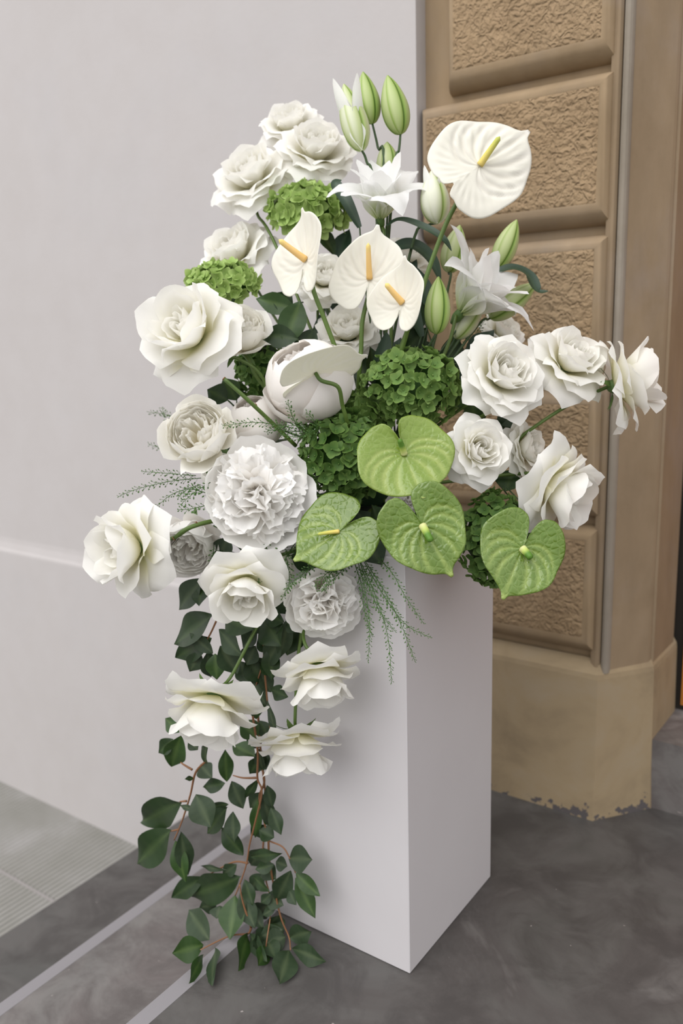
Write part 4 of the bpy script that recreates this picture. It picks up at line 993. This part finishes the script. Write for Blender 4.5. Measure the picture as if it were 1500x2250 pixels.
strap_leaf('dark upright lily leaf in the gap below the folded anthurium', [(828, 870, 1.66), (832, 810, 1.65), (845, 760, 1.65), (850, 730, 1.65)], 17, M_LILY_LEAF, (.2, .1, .9), 6)
strap_leaf('lily leaf half hidden right of the middle anthurium', [(950, 680, 1.70), (925, 630, 1.70), (890, 590, 1.69), (868, 560, 1.69)], 22, M_LILY_LEAF, (-.1, .5, .8), 7)

# ------------------------------------------------------------------ seed pod sprigs
def sprig(label, lines, seed, pod=5.0, spacing=7.5, ped=9.0):
    """lines: list of [(px,py,depth)...]; stalked oval pods along every line"""
    rg = random.Random(seed); o = at(*lines[0][0]); root = empty('seed_pod_sprig', o, label, 'greenery', 'seed pod sprigs')
    st = MB(); pods = MB()
    for ln in lines:
        P = catmull([at(*p) for p in ln], 8); d0 = ln[0][2]; px = d0/F_PX
        vv, ff, tt = tube(P, .0009, .0004, 5); st.add(vv, ff, tt)
        seg = np.linalg.norm(np.diff(P, axis=0), axis=1); cum = np.concatenate([[0], np.cumsum(seg)]); Lg = cum[-1]
        nP = int(Lg/(spacing*px)*2.2)
        for k in range(nP):
            q = (.06+.94*k/nP)*Lg; base = np.array([np.interp(q, cum, P[:, a]) for a in range(3)])
            e = np.array([np.interp(min(Lg, q+.004), cum, P[:, a]) for a in range(3)]); T = nrm(e-base+1e-9)
            A = nrm(np.cross(T, CF)); B = np.cross(T, A); ang = k*2.4+rg.uniform(-.3, .3)
            out = A*math.cos(ang)+B*math.sin(ang)*.8
            ln_ = ped*px*rg.uniform(.7, 1.15)*(1-.55*(q/Lg)**3)
            tip = base+(out*.8+T*.6)*ln_
            vv, ff, tt = tube(np.array([base, base+(out*.5+T*.2)*ln_, tip]), .00035, .00030, 4); st.add(vv, ff, tt)
            s = pod*px*.5*rg.uniform(.75, 1.15)*(1-.4*(q/Lg)**4); ax_ = nrm(tip-base); b1 = nrm(np.cross(ax_, [0.2, .4, .9])); b2 = np.cross(ax_, b1)
            vs = [tip]; 
            for h, r in ((.5, .75), (1.3, .85), (1.9, .35)):
                for i in range(5):
                    w = 2*math.pi*i/5; vs.append(tip+ax_*s*h+b1*s*r*math.cos(w)+b2*s*r*.6*math.sin(w))
            vs.append(tip+ax_*s*2.1)
            fs = [(0, 1+(i+1) % 5, 1+i) for i in range(5)]
            for r_ in (0, 1):
                for i in range(5): a = 1+r_*5+i; b_ = 1+r_*5+(i+1) % 5; fs.append((a, b_, b_+5, a+5))
            fs += [(11+i, 11+(i+1) % 5, 16) for i in range(5)]
            pods.add(vs, fs, [.2+.5*rg.random()]*len(vs))
    st.build('stem', M_POD, root, True, o)
    p = pods.build('seed_pods', M_POD, root, True, o); p['kind'] = 'stuff'
    return root
sprig('feathery seed pod sprig reaching farthest left, over the white wall', [[(445, 1050, 1.62), (370, 1058, 1.63), (300, 1075, 1.64), (258, 1092, 1.65)], [(430, 1045, 1.62), (370, 1040, 1.63), (310, 1036, 1.64)], [(440, 1065, 1.62), (380, 1085, 1.62), (345, 1112, 1.62)]], 1)
sprig('faint blurred seed pod sprig left of the round cream rose', [[(440, 950, 1.90), (380, 915, 1.92), (325, 905, 1.94)], [(420, 960, 1.90), (370, 925, 1.9), (355, 895, 1.92)]], 2)
sprig('tiny blurred seed pod sprig below the round cream rose on the left', [[(430, 1000, 1.88), (370, 990, 1.9), (325, 975, 1.92)]], 3)
sprig('seed pod sprig curling over the left edge of the ruffled peony', [[(462, 1060, 1.50), (430, 1080, 1.49), (395, 1110, 1.48)], [(455, 1110, 1.50), (420, 1118, 1.49), (390, 1120, 1.48)], [(460, 1085, 1.50), (415, 1075, 1.49), (390, 1095, 1.48)]], 4, 6, 7)
sprig('seed pod sprig lying across the cut stem under the centre peony', [[(640, 940, 1.52), (600, 932, 1.50), (550, 928, 1.49), (488, 936, 1.48)], [(660, 950, 1.52), (640, 910, 1.49), (632, 880, 1.48)], [(680, 950, 1.52), (600, 945, 1.51), (585, 950, 1.5)], [(690, 945, 1.52), (650, 935, 1.50), (610, 938, 1.50)], [(700, 940, 1.52), (660, 960, 1.5), (615, 955, 1.5)], [(700, 950, 1.52), (690, 925, 1.5), (672, 905, 1.49)]], 5, 5.5, 6.5)
sprig('bushy seed pod sprig under the ruffled peony beside the cream rose', [[(640, 1170, 1.55), (600, 1220, 1.50), (560, 1290, 1.47)], [(650, 1190, 1.55), (620, 1240, 1.50), (600, 1300, 1.48)], [(620, 1190, 1.55), (580, 1210, 1.50), (560, 1240, 1.48)], [(630, 1230, 1.53), (635, 1280, 1.49), (620, 1315, 1.47)]], 6, 6, 6.5)
sprig('seed pod sprig draped over the smaller ruffled peony', [[(790, 1225, 1.52), (730, 1250, 1.47), (690, 1290, 1.46)], [(770, 1230, 1.52), (740, 1265, 1.46), (700, 1300, 1.45)], [(700, 1235, 1.52), (660, 1265, 1.47), (625, 1300, 1.46)], [(760, 1230, 1.5), (725, 1262, 1.46), (712, 1300, 1.46)]], 7, 6, 6)
sprig('long seed pod sprigs hanging in front of the pedestal corner', [
   [(785, 1230, 1.50), (800, 1290, 1.47), (812, 1370, 1.46), (808, 1455, 1.46)], [(790, 1230, 1.50), (825, 1310, 1.46), (852, 1400, 1.45), (860, 1502, 1.45)],
   [(800, 1230, 1.50), (845, 1300, 1.46), (880, 1370, 1.45), (912, 1455, 1.45)], [(800, 1235, 1.50), (850, 1320, 1.46), (895, 1375, 1.45), (948, 1402, 1.45)],
   [(830, 1225, 1.50), (862, 1260, 1.45), (890, 1310, 1.44), (932, 1372, 1.44)], [(790, 1235, 1.50), (815, 1300, 1.46), (835, 1345, 1.46), (870, 1390, 1.45)],
   [(780, 1240, 1.50), (795, 1290, 1.48), (800, 1340, 1.47), (818, 1400, 1.46)]], 8, 5, 7.5, 8)
sprig('seed pods in the shade between left peony and cream rose', [[(470, 1200, 1.6), (465, 1250, 1.57), (478, 1300, 1.56)], [(480, 1210, 1.6), (490, 1260, 1.56), (460, 1290, 1.55)]], 9, 6, 7)
sprig('wispy seed pod sprig behind the right lily near the stone', [[(1000, 800, 1.8), (1040, 740, 1.8), (1075, 690, 1.8)], [(1000, 790, 1.8), (1050, 770, 1.8), (1080, 740, 1.8)], [(990, 800, 1.8), (1010, 750, 1.8), (1060, 720, 1.8)]], 10, 6, 9)

# bare cut stems
def cut_stem(label, pts, r):
    P = catmull([at(*p) for p in pts], 6); o = P[0]
    root = empty('cut_stem', o, label, 'stem', 'bare cut stems')
    vv, ff, tt = tube(P, r, r*1.1, 10); mb = MB(); mb.add(vv, ff, tt); mb.build('stalk', M_STEM, root, True, o)
    k = len(P)//2; q = P[k]; n1 = nrm(CU*.9-CF*.4)
    vv, ff, tt = tube(np.array([q+n1*r*.5, q+n1*r*1.8+nrm(P[0]-q)*.001, q+n1*r*2.2+nrm(P[0]-q)*.005]), r*.5, r*.1, 6); mb = MB(); mb.add(vv, ff, tt); mb.build('thorn', M_STEM_BROWN, root, True, o)
    d = nrm(P[0]-P[1]); vv, ff, tt = tube(np.array([P[0]-d*.0005, P[0]+d*.0015]), r*1.04, r*1.0, 10); mb = MB(); mb.add(vv, ff, tt); mb.build('cut_end', M_STEM_BROWN, root, True, o)
cut_stem('bare cut stem sticking out left of the centre peony', [(492, 832, 1.52), (540, 875, 1.53), (590, 922, 1.56), (650, 980, 1.60)], .0036)
cut_stem('bare cut stem crossing in front of the left closed peony', [(382, 1183, 1.50), (410, 1162, 1.50), (460, 1146, 1.52), (520, 1140, 1.56)], .0036)
